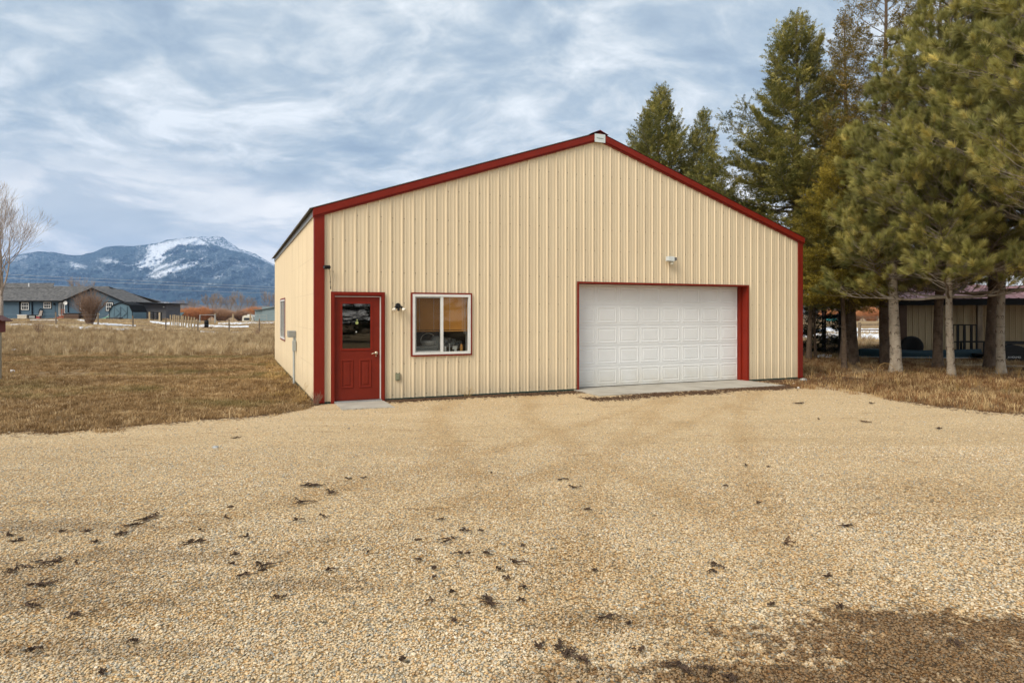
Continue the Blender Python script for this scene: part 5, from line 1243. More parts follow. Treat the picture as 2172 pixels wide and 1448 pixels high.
roof_slab([((-60 - CX) * k8, 8.02, rz1), ((229 - CX) * k8, 8.02, rz1), (hx(247), 14, ye), (hx(-40), 14, ye)], .1)
m = MB(); m.box(hx(-40), g0 - .02, 2.30, 2.39, ye - .14, ye + .05); m.build('gutter', M_BTRIM, house)
for px in (14.5, 41.5, 126): m = MB(); m.box(hx(px) - .06, hx(px) + .06, 2.8, 2.95, -.1, ye - .1); m.build('downspout', M_BTRIM, house)
m = MB(); m.box(hx(145.5) - .05, hx(145.5) + .05, -.15, -.04, -.1, ye - .3); m.build('downspout', M_BTRIM, house)
m = MB(); m.tube([(hx(177), 4.6, hz(616)), (hx(177), 4.6, hz(610.5)), (hx(178), 4.5, hz(609.6))], .09, 8); m.build('roof_vent', M_WPAINT, house)
m = MB(); m.tube([(hx(5.5), 6, hz(605)), (hx(5.5), 6, hz(597))], .10, 8); m.build('roof_vent', M_WPAINT, house)
m = MB()
for k in range(3): m.box(hx(104 + k * 2), hx(122), 1.2 + k * .35, 3.0, -.1 + .0, .12 + .16 * k)
m.build('steps', M_DECK, house)
m = MB(); m.box(hx(120), hx(139.5), 1.2, 3.0, .05, .55); m.build('porch_deck', M_DECK, house)
pr = MB()
for zc_ in (.85, 1.15, 1.45): pr.box(hx(120.5), hx(139), 1.18, 1.24, zc_, zc_ + .12)
for px in (120.5, 129, 138.5): pr.box(hx(px) - .05, hx(px) + .05, 1.12, 1.17, .4, 1.65)
pr.build('porch_rail', M_DECK, house)
m = MB(); m.box(hx(88.8), hx(91.4), 2.75, 2.95, hz(646.5), hz(642.5)); m.tube([(hx(91.4), 2.9, hz(646)), (hx(91.6), 2.9, hz(667)), (hx(89.5), 2.9, hz(668))], .02, 5); m.build('utility_cabinet', M_BTRIM, house)
def H_(name, px, py, dy, label, cat): return empty(name, (hx(px), ZH + dy, zb), 0, label, cat)
t = H_('satellite_dish', 142.8, 642, -.1, 'white satellite dish on the left corner of the blue gable wall', 'satellite dish')
m = MB(); m.lathe([(0, -.02), (.22, -.05), (.34, -.12), (.33, -.13), (.2, -.07), (0, -.04)], (0, -.25, hz(642.6)), 16, 'y'); m.build('dish', M_WPAINT, t, smooth=True); m = MB(); m.tube([(0, 0, hz(646)), (0, -.25, hz(645)), (0, -.3, hz(643))], .03, 5); m.tube([(0, -.3, hz(646)), (0, -.7, hz(644))], .02, 4); m.build('mounting_arm', M_GREY, t)
t = H_('hot_tub', 164, 0, -1.6, 'brown hot tub with dark cover beside the blue gable wall', 'hot tub')
m = MB(); m.box(-1.25, 1.3, 0, 1.4, .0, .80); m.build('tub_cabinet', M_TUB, t, bevel=.05); m = MB(); m.box(-1.3, 1.35, -.05, 1.45, .801, .93); m.build('cover', M_BTRIM, t, bevel=.04)
for x in (-1.0, -.5): m = MB(); m.lathe([(0, .931), (.06, .931), (.06, .99), (0, .99)], (x, .1, 0), 8); m.build('cover_knob', M_WPAINT, t)
t = H_('patio_table', 212, 0, -2.5, 'small white patio table right of the vase-shaped shrub', 'table')
m = MB(); m.box(-.65, .65, -.35, .35, .70, .75); m.build('table_top', M_WPAINT, t)
for s in (-1, 1): m = MB(); m.bar((s * .12, 0, .70), (s * .35, -.1, 0), .05); m.bar((s * .12, 0, .70), (-s * .2, .2, 0), .05); m.build('leg', M_WPAINT, t)
t = H_('garden_chair', 225, 0, -2.6, 'beige plastic garden chair beside the white patio table', 'chair')
M_BEIGE = mat('beige_plastic', (.55, .50, .40), rough=.5)
m = MB(); m.box(-.26, .26, -.24, .24, .36, .41); m.build('seat', M_BEIGE, t); m = MB(); m.prism([(-.30, .2, .41), (-.12, .26, .41), (.02, .30, .80), (-.06, .3, .9), (-.28, .28, .86)], (.30, .06, 0)); m.build('backrest', M_BEIGE, t)
m = MB(); m.bar((.24, -.22, .6), (.24, .22, .62), .05); m.bar((.24, -.22, 0), (.24, -.22, .6), .045); m.build('armrest', M_BEIGE, t)
for x, y in ((-.23, -.2), (.23, .2), (-.23, .2)): m = MB(); m.bar((x, y, .36), (x * 1.15, y * 1.15, 0), .045); m.build('leg', M_BEIGE, t)
t = H_('storage_chest', 29.5, 0, 1.8, 'white outdoor storage chest against the blue wall', 'storage chest')
m = MB(); m.box(-.78, .78, 0, .7, 0, .56); m.build('chest_box', M_BEIGE, t); m = MB(); m.box(-.82, .82, -.05, .75, .561, .66); m.build('lid', M_WPAINT, t)
t = H_('low_bench', 50.5, 0, 1.8, 'dark low bench with a grey seat right of the white chest', 'bench')
m = MB(); m.box(-.5, .5, .05, .6, .1, .50); m.build('bench_body', M_GREY, t); m = MB(); m.box(-.62, .62, 0, .65, .501, .62); m.build('seat', M_BTRIM, t)
for x in (-.58, .52): m = MB(); m.box(x, x + .06, .02, .6, 0, .50); m.build('leg', M_BTRIM, t)
t = H_('garden_hose', 62, 0, 2.8, 'coiled dark hose hanging on the blue wall', 'hose')
m = MB(); m.tube([(.34 * math.cos(a), -.05, 1.05 + .62 * math.sin(a)) for a in np.linspace(0, 6.28, 24)], .07, 6); m.build('coil', M_BTRIM, t)
t = H_('patio_recliner', 70.5, 0, 1.2, 'tan patio chair with something red under it by the coiled hose', 'chair')
m = MB(); m.box(-.25, .35, -.2, .4, .42, .52); m.build('seat', M_BEIGE, t); m = MB(); m.prism([(-.2, .3, .5), (.3, .3, .5), (.35, .5, 1.35), (-.1, .5, 1.35)], (0, .08, 0)); m.build('backrest', mat('tan_fabric', (.30, .25, .22), rough=.9), t)
m = MB(); m.box(-.25, .3, -.2, .3, .02, .30); m.build('red_bin', mat('red_plastic', (.35, .02, .03), rough=.5), t)
for x in (-.24, .34): m = MB(); m.bar((x, 0, .42), (x, 0, 0), .05); m.build('leg', M_BTRIM, t)
t = H_('tarp_covered_barrow', 252, 0, -3.2, 'green tarp heap with a wheelbarrow handle beside the blue shed', 'wheelbarrow')
m = MB(); m.add([(-.8, -.3, .05), (.55, -.3, .05), (.7, .3, .05), (-.6, .4, .05), (-.2, -.1, .30), (.45, 0, .50), (.3, .2, .45)], [(0, 1, 5, 4), (1, 2, 6, 5), (2, 3, 4, 6), (3, 0, 4), (4, 5, 6)]); m.build('tarp', mat('green_tarp', (.02, .16, .09), rough=.5), t)
m = MB(); m.bar((-.2, 0, .25), (.5, .1, .95), .05); m.build('handle', M_WPAINT, t)
# gambrel shed
t = empty('garden_shed', (hx(286), ZH - 4, float(terrain(hx(286), ZH - 4))), 0, 'small blue barn-roofed shed with crossed double doors', 'shed'); q = (ZH - 4) / F; U = lambda px: (px - 286) * q; Vz = lambda py: (679 - py) * q
prof = [(261.5, 664), (269, 651), (286.5, 644.5), (304.5, 650), (311.5, 664)]
m = MB(); m.prism([(U(261.5), 0, -.1), (U(311.5), 0, -.1)] + [(U(a), 0, Vz(b)) for a, b in prof[::-1]], (0, 4, 0)); m.build('wall', M_SHEDB, t)
for (a, b), (c, d) in zip(prof[:-1], prof[1:]):
    m = MB(); m.prism([(U(a), -.15, Vz(b) + .0), (U(c), -.15, Vz(d)), (U(c), -.15, Vz(d) + .14), (U(a) - (.0), -.15, Vz(b) + .14)], (0, 4.3, 0)); m.build('roof', M_BTRIM, t)
for a, b in ((272.5, 286), (286.6, 300.5)):
    m = MB(); m.box(U(a), U(b), -.06, -.005, .12, Vz(652)); d = m.build('door', M_SHEDB, t)
    m = MB(); z1 = Vz(652) - .05
    m.bar((U(a) + .05, -.085, .17), (U(b) - .05, -.085, z1 * .5), .04, .09, (0, 1, 0)); m.bar((U(a) + .05, -.085, z1), (U(b) - .05, -.085, z1 * .5), .04, .09, (0, 1, 0)); m.box(U(a), U(a) + .07, -.09, -.061, .12, z1); m.box(U(b) - .07, U(b), -.09, -.061, .12, z1)
    m.build('door_brace', mat('shed_blue_brace', (.06, .11, .15), rough=.7) if a < 280 else bpy.data.materials['shed_blue_brace'], d)
for x in (U(261.5), U(311.5) - .09): m = MB(); m.box(x, x + .09, -.03, -.001, 0, Vz(664)); m.build('corner_board', M_BTRIM, t)
m = MB(); m.box(U(273), U(300), -2.2, -1.2, -.1, .32); o = m.build('raised_bed', mat('dark_box', (.05, .055, .06), rough=.8)); o.location = t.location; tag(o, 'dark low raised bed on the ground in front of the blue shed', 'planter')
# flat-roofed outbuilding
t = empty('flat_roofed_outbuilding', (hx(256), ZH + 4, zb), 0, 'grey outbuilding with a thin flat overhanging roof behind the blue shed', 'outbuilding'); q = (ZH + 4) / F; U = lambda px: (px - 256) * q; Vz = lambda py: H - (py - HY) * q - zb
zt_ = Vz(643)
k = 0; z = 0
while z < Vz(643.5): m = MB(); m.box(U(259), U(323), 0, .08, z, z + .28); m.build('wall_board', M_GWALL, t); z += .30
m = MB(); m.box(U(259.5), U(322.5), .09, 5, 0, Vz(643.5)); m.build('wall', M_GWALL, t)
m = MB(); m.prism([(U(255), -1.2, Vz(641.5)), (U(335), -1.2, Vz(645.5)), (U(335), -1.2, Vz(643.8)), (U(255), -1.2, Vz(640))], (0, 7, 0)); m.build('roof', M_BTRIM, t)
m = MB(); m.box(U(259), U(265), -.06, -.002, .1, Vz(652)); m.build('door', M_WPAINT, t)
m = MB(); m.lathe([(0, -.2), (.1, -.2), (.1, -.05), (0, -.05)], (U(319), 0, Vz(651)), 8, 'y'); m.build('wall_lamp', M_WPAINT, t)

# fence posts, corral, gate
def post(px, py, h, w, label, mat_, group, name='fence_post', round_=True, wire=None):
    p = GT(px, py); m = MB()
    if round_: m.tube([(0, 0, -.3), (0, 0, h * .5), (random.uniform(-.02, .02), 0, h)], [w / 2, w / 2, w / 2.2], 8)
    else: m.box(-w / 2, w / 2, -w / 2, w / 2, -.3, h)
    o = m.build(name, mat_); o.location = p; tag(o, label, 'fence post', group); return o
FP = [(-40, 690.5, 'dark fence post just outside the left edge'), (118.5, 691, 'dark fence post in front of the sliding door of the blue house'), (208, 694, 'dark fence post right of the vase-shaped shrub'), (282, 698, 'dark fence post in front of the blue barn-roofed shed'),
      (351.7, 700.5, 'dark fence post at the left end of the corral posts'), (419.7, 704.6, 'dark corner fence post left of the watering stand'), (486, 705.5, 'dark fence post in the open pasture left of the camper'), (550, 704, 'dark fence post nearest the garage, below the steel shop')]
fpo = []
for px, py, lb in FP: fpo.append(post(px, py, 1.22, .13, lb, M_WOOD, 'dark posts of the wire fence'))
fpo = [o for o in fpo]
m = MB()
for hgt in (.35, .7, 1.05):
    for a, b in zip(fpo[:-1], fpo[1:]): pa, pb = a.location + Vector((0, -.07, hgt)), b.location + Vector((0, -.07, hgt)); m.tube([pa, pa.lerp(pb, .5) - Vector((0, 0, .03)), pb], .004, 3)
tag(m.build('fence_wire', M_GREY), 'thin wires strung between the dark fence posts', 'wire')
CPST = [(361.8, 690), (367, 690.5), (371, 691), (375.5, 691.5), (379.5, 692), (384.8, 693), (388.7, 694), (394, 695), (400, 697), (406, 700), (412.4, 701.5)]
nm = ['first', 'second', 'third', 'fourth', 'fifth', 'sixth', 'seventh', 'eighth', 'ninth', 'tenth', 'eleventh']
for i, (px, py) in enumerate(CPST): post(px, py, 1.35 + .02 * (i % 3), .17, 'pale corral post, %s from the left of the close row' % nm[i], M_PALE, 'close row of pale corral posts')
# stock panels / pen gate at right of the outbuilding
def rail_fence(name, A, B, h, n, rails, label, mat_, cat='fence', pw=.12, rw=.05):
    t = empty(name, A, 0, label, cat); A = Vector(A); B = Vector(B)
    for i in range(n):
        p = A.lerp(B, i / (n - 1)) - A; m = MB(); m.box(p.x - pw / 2, p.x + pw / 2, p.y - pw / 2, p.y + pw / 2, p.z - .2, p.z + h); m.build('post', mat_, t)
    for z in rails:
        m = MB(); m.bar(Vector((0, -pw * .7, z)), B - A + Vector((0, -pw * .7, z)), rw, rw * 1.6); m.build('rail', mat_, t)
    return t
rail_fence('pen_gate', on(317, 100), on(342, 97), 1.25, 4, (.2, .5, .8, 1.15), 'dark metal pen gate between posts right of the flat-roofed outbuilding', M_BTRIM, 'gate')
post(317, 681, 1.3, .16, 'yellowish post at the left end of the dark pen gate', M_PALE, None, round_=False); post(338.5, 683, 1.35, .16, 'pale post at the right end of the dark pen gate', M_PALE, None, round_=False)
rail_fence('rail_pen', on(424, 112), on(456, 108), 1.45, 2, (1.4,), 'tall pipe rail frame above the dark watering stand', M_GREY, 'rail')
t = empty('watering_stand', on(438, 76), 0, 'dark upright water barrel stand in the corral', 'barrel'); m = MB(); m.lathe([(0, .12), (.22, .12), (.25, .5), (.22, .95), (.2, .97), (0, .97)], n=12); m.build('barrel', M_BTRIM, t, smooth=True); m = MB(); m.box(-.3, .55, -.3, .3, 0, .11); m.build('base', M_TUB, t)
for i, (px, Z, lb) in enumerate(((456.5, 130, 'post at the right end of the pipe rail frame'), (494.5, 135, 'pale post standing in the pasture left of the camper'), (531, 140, 'pale post in front of the camper nose'))): p = on(px, Z); m = MB(); m.box(-.12, .12, -.12, .12, -.3, 1.6); o = m.build('fence_post', M_PALE); o.location = p; tag(o, lb, 'fence post')
rail_fence('rail_fence', on(536, 150), on(566, 150), 1.5, 3, (1.4, .8), 'thin rail fence in front of the steel shop', M_GREY, pw=.1)
t = empty('low_green_shelter', on(367, 170), 0, 'long low shelter with a dark green roof behind the corral posts', 'shelter'); q = 170 / F
m = MB(); m.prism([(-18 * q, 0, 1.2), (18 * q, 0, 1.2), (16 * q, 2, 2.0), (-15 * q, 2, 2.0)], (0, 0, -.12)); m.build('roof', mat('dark_green_roof', (.035, .07, .075), rough=.5), t); m = MB(); m.box(-14 * q, 15 * q, 1, 3, 0, 1.15); m.build('wall', M_TUB, t)
for x in (-17 * q, 0, 17 * q): m = MB(); m.box(x - .1, x + .1, 0, .2, 0, 1.1); m.build('post', M_PALE, t)
# camper
ZC = 255; pc = on(525.5, ZC); q = ZC / F
t = empty('camper_trailer', pc, 0, 'white camper trailer with a dark end window parked by the steel shop', 'camper')
M_CAMP = mat('cream_camper', (.70, .68, .58), rough=.4)
m = MB(); m.prism([(-12 * q, 0, .5), (12 * q, 0, .5), (11.5 * q, 0, 1.5), (11 * q, 0, 2.5), (7 * q, 0, 2.9), (-7 * q, 0, 2.9), (-11 * q, 0, 2.5), (-12 * q, 0, 1.3)], (0, 7, 0)); m.build('body', M_CAMP, t)
m = MB(); m.box(-8 * q, 8 * q, -.08, -.01, 1.0, 1.75); m.build('end_window', M_DKG, t)
m = MB(); m.box(-8 * q, 8 * q, -.10, -.01, 1.80, 1.95); m.build('window_hood', M_DKG, t)
m = MB(); m.box(-3 * q, 3 * q, 1, 3, 2.91, 3.25); m.build('roof_unit', M_WPAINT, t)
for x in (-9 * q, 9 * q): m = MB(); m.lathe([(0, 0), (.38, 0), (.38, .25), (0, .25)], (x, 1.5, .38), 12, 'x'); m.build('wheel', M_BLACK, t)
m = MB(); m.prism([(12.3 * q, 1, .4), (17 * q, 1, .4), (15 * q, 1, 2.6), (13.5 * q, 1, 2.7)], (0, .3, 0)); o = m.build('leaning_board', M_CAMP); o.location = pc; tag(o, 'white pointed panel leaning beside the camper', 'board')
# steel shop
ZS = 240; ps = on(540.5, ZS); q = ZS / F; M_SHOP = mat('blue_grey_steel', (.20, .27, .29), (.17, .235, .255), rough=.6, sc=.6, stretch=(1, 1, 3))
t = empty('steel_shop', ps, 0, 'blue-grey steel shop building at the left edge of the garage', 'shop'); VV = lambda py: (684.5 - py) * q; UU = lambda px: (px - 540.5) * q
def ribbed(x0, x1, z1a, z1b, y, n, mt):
    for k in range(n):
        a = x0 + (x1 - x0) * k / n; b = x0 + (x1 - x0) * (k + 1) / n; za_ = z1a + (z1b - z1a) * k / n; zb2 = z1a + (z1b - z1a) * (k + 1) / n
        m = MB(); m.prism([(a, y, 0), (b - .06, y, 0), (b - .06, y, zb2), (a, y, za_)], (0, .12, 0)); m.build('wall_panel', mt, t)
ribbed(0, UU(556), VV(658), VV(658), 0, 3, M_SHOP); 
for k in range(10):
    z0 = VV(684.5) + k * 1.0 * (VV(651) / 6.2); z1 = z0 + VV(651) / 6.2 - .05; m = MB(); ztopf = lambda x: VV(657) + (VV(649.5) - VV(657)) * (x - UU(556.5)) / (UU(600) - UU(556.5))
    xa, xb = UU(556.5), UU(640)
    if z0 > VV(648): break
    xs_ = xa if ztopf(xa) > z0 + .1 else xa + (xb - xa) * .3
    m.prism([(xs_, -.3, z0), (xb, -.3, z0), (xb, -.3, min(z1, ztopf(xb))), (xs_, -.3, min(z1, max(z0 + .05, ztopf(xs_))))], (0, .12, 0)); m.build('wall_course', M_SHOP, t)
m = MB(); m.prism([(UU(539), -.8, VV(657.6)), (UU(555), -.8, VV(657.0)), (UU(640), -.8, VV(642)), (UU(640), -.8, VV(641)), (UU(557), -.8, VV(655.6)), (UU(539), -.8, VV(656.4))], (0, 14, 0)); m.build('roof', mat('shop_roof', (.14, .19, .20), rough=.5), t)
m = MB(); m.box(UU(556.5) , UU(640), -.15, 12, 0, VV(651)); m.box(0.05, UU(556), .15, 12, 0, VV(658)); m.build('wall', M_SHOP, t)
m = MB(); m.box(UU(575), UU(640), 6, 12, VV(650), VV(641.5)); m.build('clerestory', M_CAMP, t); m = MB(); m.box(UU(573), UU(640), 5, 13, VV(641.4), VV(640)); m.build('roof', M_BTRIM, t); m = MB(); m.tube([(UU(573.5), 5, VV(643)), (UU(573.5), 5, VV(636))], .18, 8); m.build('chimney', M_BTRIM, t)
# power lines
P0 = Vector((-102.6, 142, 0)); P1 = Vector((-74, 204, 0)); dL = P1 - P0
for i, (hh, off, lb) in enumerate(((9.0, 0, 'middle and brightest power line crossing the mountain'), (9.7, 1, 'thin upper power line crossing the mountain'), (7.75, -1, 'lowest power line crossing the mountain foot'))):
    m = MB(); m.tube([P0 - dL * 1.2 + Vector((off, 0, hh)), P0 + Vector((off, 0, hh - .15)), P1 + Vector((off, 0, hh - .15)), P1 + dL * 2 + Vector((off, 0, hh))], .030 if i == 0 else .022, 4)
    tag(m.build('power_line', M_WPAINT), lb, 'power line', 'power lines over the field')
# birdhouse on a post at the left edge
pb = GT(-4, 806); t = empty('birdhouse', pb + Vector((0, 0, 0)), R(8), 'small red wooden birdhouse with overhanging roof on a post at the left edge', 'birdhouse')
q = pb.y / F; hb = lambda py: pb.z * 0 + (H - (py - HY) * q - pb.z)
m = MB(); m.box(-.16, .10, -.13, .13, hb(704.5), hb(678)); m.prism([(-.16, -.13, hb(678)), (.10, -.13, hb(678)), (-.03, -.13, hb(671))], (0, .26, 0)); m.build('box', mat('red_brown_boards', (.15, .035, .03), (.11, .028, .025), rough=.8, sc=4, stretch=(8, 1, 1)), t)
for s in (-1, 1):
    m = MB(); m.prism([(-.03, -.2, hb(668.5)), (-.03, -.2, hb(670.3)), (-.03 + s * .25, -.2, hb(681.3)), (-.03 + s * .25, -.2, hb(679.5))], (0, .42, 0)); m.build('roof', mat('dark_red_shingle', (.09, .03, .028), rough=.8) if s < 0 else bpy.data.materials['dark_red_shingle'], t)
m = MB(); m.box(-.09, .055, -.05, .05, -.2, hb(705)); o = m.build('square_post', M_GREY2 if False else mat('weathered_grey_wood', (.34, .31, .25), (.25, .22, .17), rough=.9, sc=5, stretch=(4, 4, .5))); o.location = t.location; o.rotation_euler = t.rotation_euler; tag(o, 'weathered grey square post carrying the red birdhouse', 'post')

# ================================================================ BARN ON THE RIGHT
RB = R(-12); barn = empty('pole_barn', (13.2, 26.4, -.03), RB, 'open-fronted pole barn with a faded red steel roof behind the tree row', 'barn'); BM = Matrix.Translation((13.2, 26.4, -.03)) @ Matrix.Rotation(RB, 4, 'Z')
M_PINK = mat('faded_red_roof', (.40, .20, .20), (.33, .155, .155), rough=.55, sc=1.5)
zf, LB, DB = 2.20, 12.0, 5.2
for k in range(13):
    x0 = -.15 + k * .93; m = MB(); V = []
    pr_ = [(0, 0), (.08, 0), (.10, .02), (.14, .02), (.16, 0), (.40, 0), (.42, .02), (.46, .02), (.48, 0), (.72, 0), (.74, .02), (.78, .02), (.80, 0), (.925, 0)]
    for u, h in pr_: V += [(x0 + u, -.35, zf + .10 + h), (x0 + u, DB, zf + 2.05 + h)]
    m.add(V, [(i * 2, i * 2 + 2, i * 2 + 3, i * 2 + 1) for i in range(len(pr_) - 1)]); m.build('roof_sheet', M_PINK, barn, recalc=False)
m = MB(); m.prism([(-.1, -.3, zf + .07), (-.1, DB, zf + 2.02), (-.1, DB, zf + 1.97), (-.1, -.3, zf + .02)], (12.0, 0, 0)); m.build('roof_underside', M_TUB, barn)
m = MB(); m.box(-.1, LB, -.32, -.20, zf - .16, zf + .06); m.build('eave_beam', M_BTRIM, barn)
m = MB(); m.prism([(-.12, -.32, zf - .16), (-.12, 1.6, zf + .45), (-.12, 1.6, zf + .65), (-.12, -.32, zf + .06)], (.1, 0, 0)); m.prism([(-.12, 1.6, zf + .45), (-.12, DB, zf + 1.8), (-.12, DB, zf + 2.0), (-.12, 1.6, zf + .65)], (.1, 0, 0)); m.build('rake_beam', M_BTRIM, barn)
for x, w, mt_, y in ((-.06, .10, M_BTRIM, -.25), (.52, .05, M_BTRIM, DB - .4), (2.15, .26, M_TUB, -.2), (4.88, .17, M_WOOD, -.2), (9.4, .17, M_WOOD, -.2)):
    m = MB(); m.box(x, x + w, y, y + max(w, .14), -.1, zf - .161); m.build('post', mt_, barn)
def barn_wall(x0, x1, y, holes=()):
    k = 0; x = x0
    while x < x1 - .01:
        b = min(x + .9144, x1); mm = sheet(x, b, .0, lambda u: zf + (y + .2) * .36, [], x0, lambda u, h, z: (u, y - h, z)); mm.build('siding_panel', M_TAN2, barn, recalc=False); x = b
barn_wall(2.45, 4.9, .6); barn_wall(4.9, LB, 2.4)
m = MB(); m.box(4.86, 4.9, .61, 2.4, 0, zf + .3); m.build('partition', M_TAN2, barn)
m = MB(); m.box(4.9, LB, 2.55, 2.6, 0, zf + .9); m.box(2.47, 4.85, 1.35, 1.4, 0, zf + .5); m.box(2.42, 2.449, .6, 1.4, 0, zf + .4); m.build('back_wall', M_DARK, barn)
BP = lambda x, y, z=0: BM @ Vector((x, y, z))
sn = MB(); V = []
for i in range(41):
    x = 3.9 + i * .2; w0 = 1.3 + .25 * math.sin(x * 1.7); w1 = 2.3 + .3 * math.sin(x * 1.1 + 1)
    for k in range(5): y = w0 + (w1 - w0) * k / 4; V.append((x, y, zf + .10 + (y + .35) / (DB + .35) * 1.95 + (.015 if k in (0, 4) else .07)))
sn.add(V, [(i * 5 + k, (i + 1) * 5 + k, (i + 1) * 5 + k + 1, i * 5 + k + 1) for i in range(40) for k in range(4)]); o = sn.build('roof_snow', M_SNOW, smooth=True); o.matrix_world = BM; tag(o, 'strip of old snow lying on the faded red barn roof', 'snow')
# canoe lying upside down on the ground
pa, pb_ = on(1822, 25.2), on(2080, 24.0)
M_CANOE = mat('dark_teal_hull', (.006, .026, .036), (.005, .020, .028), rough=.6, spec=.2)
t = empty('canoe', pa, 0, 'dark teal canoe lying upside down between the trunks and the barn', 'canoe'); dv = pb_ - pa; L_ = dv.length; dv.normalize(); sv = Vector((-dv.y, dv.x, 0)); V = []; ns_ = 24; nr_ = 9
for i in range(ns_ + 1):
    u = i / ns_; w = .36 * (math.sin(math.pi * min(max(u, .02), .98)) ** .35); hgt = .25 + .07 * abs(u - .5) * 2 if i not in (0,) else .3
    for j in range(nr_ + 1):
        a = math.pi * j / nr_; V.append(tuple(dv * (u * L_) + sv * (math.cos(a) * w) + Vector((0, 0, .06 + (hgt if u > .02 else .30) * math.sin(a) ** .6))))
m = MB(); m.add(V, [(i * (nr_ + 1) + j, (i + 1) * (nr_ + 1) + j, (i + 1) * (nr_ + 1) + j + 1, i * (nr_ + 1) + j + 1) for i in range(ns_) for j in range(nr_)]); m.build('hull', M_CANOE, t, smooth=True)
for s in (-1, 1): m = MB(); m.tube([tuple(dv * (u * L_) + sv * (s * .37 * (math.sin(math.pi * min(max(u, .02), .98)) ** .35)) + Vector((0, 0, .06))) for u in np.linspace(0.01, .99, 20)], .02, 5); m.build('gunwale', M_GREY, t)
# spare tyre, brush pile
p = BP(2.55, -.25, .42); o = empty('spare_tyre', p, RB, 'black tyre leaning against the barn beside the dark post', 'tyre'); m = MB(); m.lathe([(.20, -.09), (.36, -.10), (.42, -.05), (.42, .05), (.36, .10), (.20, .09), (.19, 0), (.20, -.09)], n=26, axis='y'); m.build('tread', M_BLACK, o, smooth=False)
m = MB(); m.lathe([(0, -.03), (.19, -.03), (.19, .03), (0, .03)], n=16, axis='y'); m.build('rim', M_GREY, o)
shrub('brush_pile', on(1862, 26), .55, .8, 60, 15, M_BARK, 'tangle of bare arching branches behind the canoe', None, .010, 'brush pile', 3)
# ramp gate
pg = on(2046, 24.3); t = empty('ramp_gate', pg, RB, 'black upright ramp gate with three vertical bars against the barn', 'gate'); w_ = .82
for x in (-w_ / 2, w_ / 2 - .04): m = MB(); m.box(x, x + .04, -.03, .03, .05, 1.27); m.build('frame_side', M_BLACK, t)
for z in (.05, .60, 1.235): m = MB(); m.box(-w_ / 2 + .041, w_ / 2 - .041, -.03, .03, z, z + .04); m.build('cross_rail', M_BLACK, t)
for x in (-.22, .0, .23): m = MB(); m.box(x - .045, x + .03, -.031, -.02 + .05, .09, 1.234); m.build('upright_bar', M_BLACK, t)
# black utility trailer
ptr = on(2086, 23.2); t = empty('utility_trailer', ptr, R(-6), 'black mesh-sided utility trailer with white fender lettering in the barn', 'trailer'); LT = 3.4
m = MB(); m.box(0, LT, -.03, .03, .60, .66); m.box(0, LT, 1.4, 1.46, .60, .66); m.build('top_rail', M_BLACK, t)
m = MB(); m.box(0, LT, -.03, 1.46, .16, .24); m.build('deck_frame', M_BLACK, t)
for x in (0, .36, 1.45, 2.4, LT - .06):
    for y in (-.029, 1.401): m = MB(); m.box(x, x + .06, y, y + .058, .241, .599); m.build('stake', M_BLACK, t)
m = MB()
for k in range(int(LT / .05)): x = k * .05; m.bar((x, 0, .25), (min(x + .35, LT), 0, .595), .005); m.bar((min(x + .35, LT), 0.006, .25), (x, .006, .595), .005)
m.build('mesh_side', M_BLACK, t).__setitem__('kind', 'stuff')
m = MB(); pts = [(.50 + .42 * 1.0 - .52 * math.cos(a), -.20, .12 + .46 * math.sin(a)) for a in np.linspace(0, math.pi, 15)]
m.prism(pts, (0, .16, 0)); m.build('fender', M_BLACK, t); m = MB(); m.lathe([(0, 0), (.27, 0), (.30, -.03), (.30, -.15), (.27, -.18), (0, -.18)], (.92, .16, .30), 22, 'y'); m.build('wheel', M_BLACK, t)
m = MB(); m.box(.40, 1.44, -.23, -.205, .02, .32); m.build('fender_plate', M_BLACK, t)
text('fender_lettering', 'A-HOLMES', .090, M_WPAINT, t, (.88, -.234, .16))
m = MB(); m.lathe([(0, 0), (.05, 0), (.09, .03), (.09, .06), (0, .07)], (0, 0, 0), 10); 
for i, (px, py, sx, sy, lb) in enumerate(((2068, 775, .42, .10, 'flat pale log lying on the needles before the barn post'), (2148, 783, .40, .09, 'grey weathered plank seat low beside the trailer lettering'))):
    p = GT(px, py + 4); m = MB(); m.box(-sx, sx, -.1, .1, .0 if i == 0 else .12, .09 if i == 0 else .17); 
    if i: m.box(-sx, -sx + .07, -.08, .08, -.02, .119); m.box(sx - .07, sx, -.08, .08, -.02, .119)
    o = m.build('log' if i == 0 else 'plank_seat', M_WOOD if i else M_PALE, bevel=.015); o.location = p; tag(o, lb, 'log' if i == 0 else 'bench')
# rail fence beyond the trees, far fences
def fence_line(name, px0, px1, Z, n, h, label, grp=None):
    return rail_fence(name, on(px0, Z), on(px1, Z), h, n, (h * .55, h * .92), label, M_WOOD, pw=.14, rw=.07)
rail_fence('rail_fence', on(1823, 46), on(2000, 46), 1.15, 5, (.62, 1.0), 'weathered rail fence between the two bands of snow', M_WOOD, pw=.15, rw=.06)
fence_line('rail_fence', 1600, 1960, 160, 12, 1.2, 'distant rail fence in front of the orange willows')
p = on(1766, 200); m = MB(); m.box(-1.5, 1.5, 0, 2, 0, 1.0); m.box(-1.2, 1.0, .1, 1.9, 1.001, 1.3); o = m.build('parked_trailer', mat('turquoise_paint', (.05, .40, .42), rough=.4), bevel=.05); o.location = p; tag(o, 'tiny turquoise trailer far off between the trunks', 'trailer')
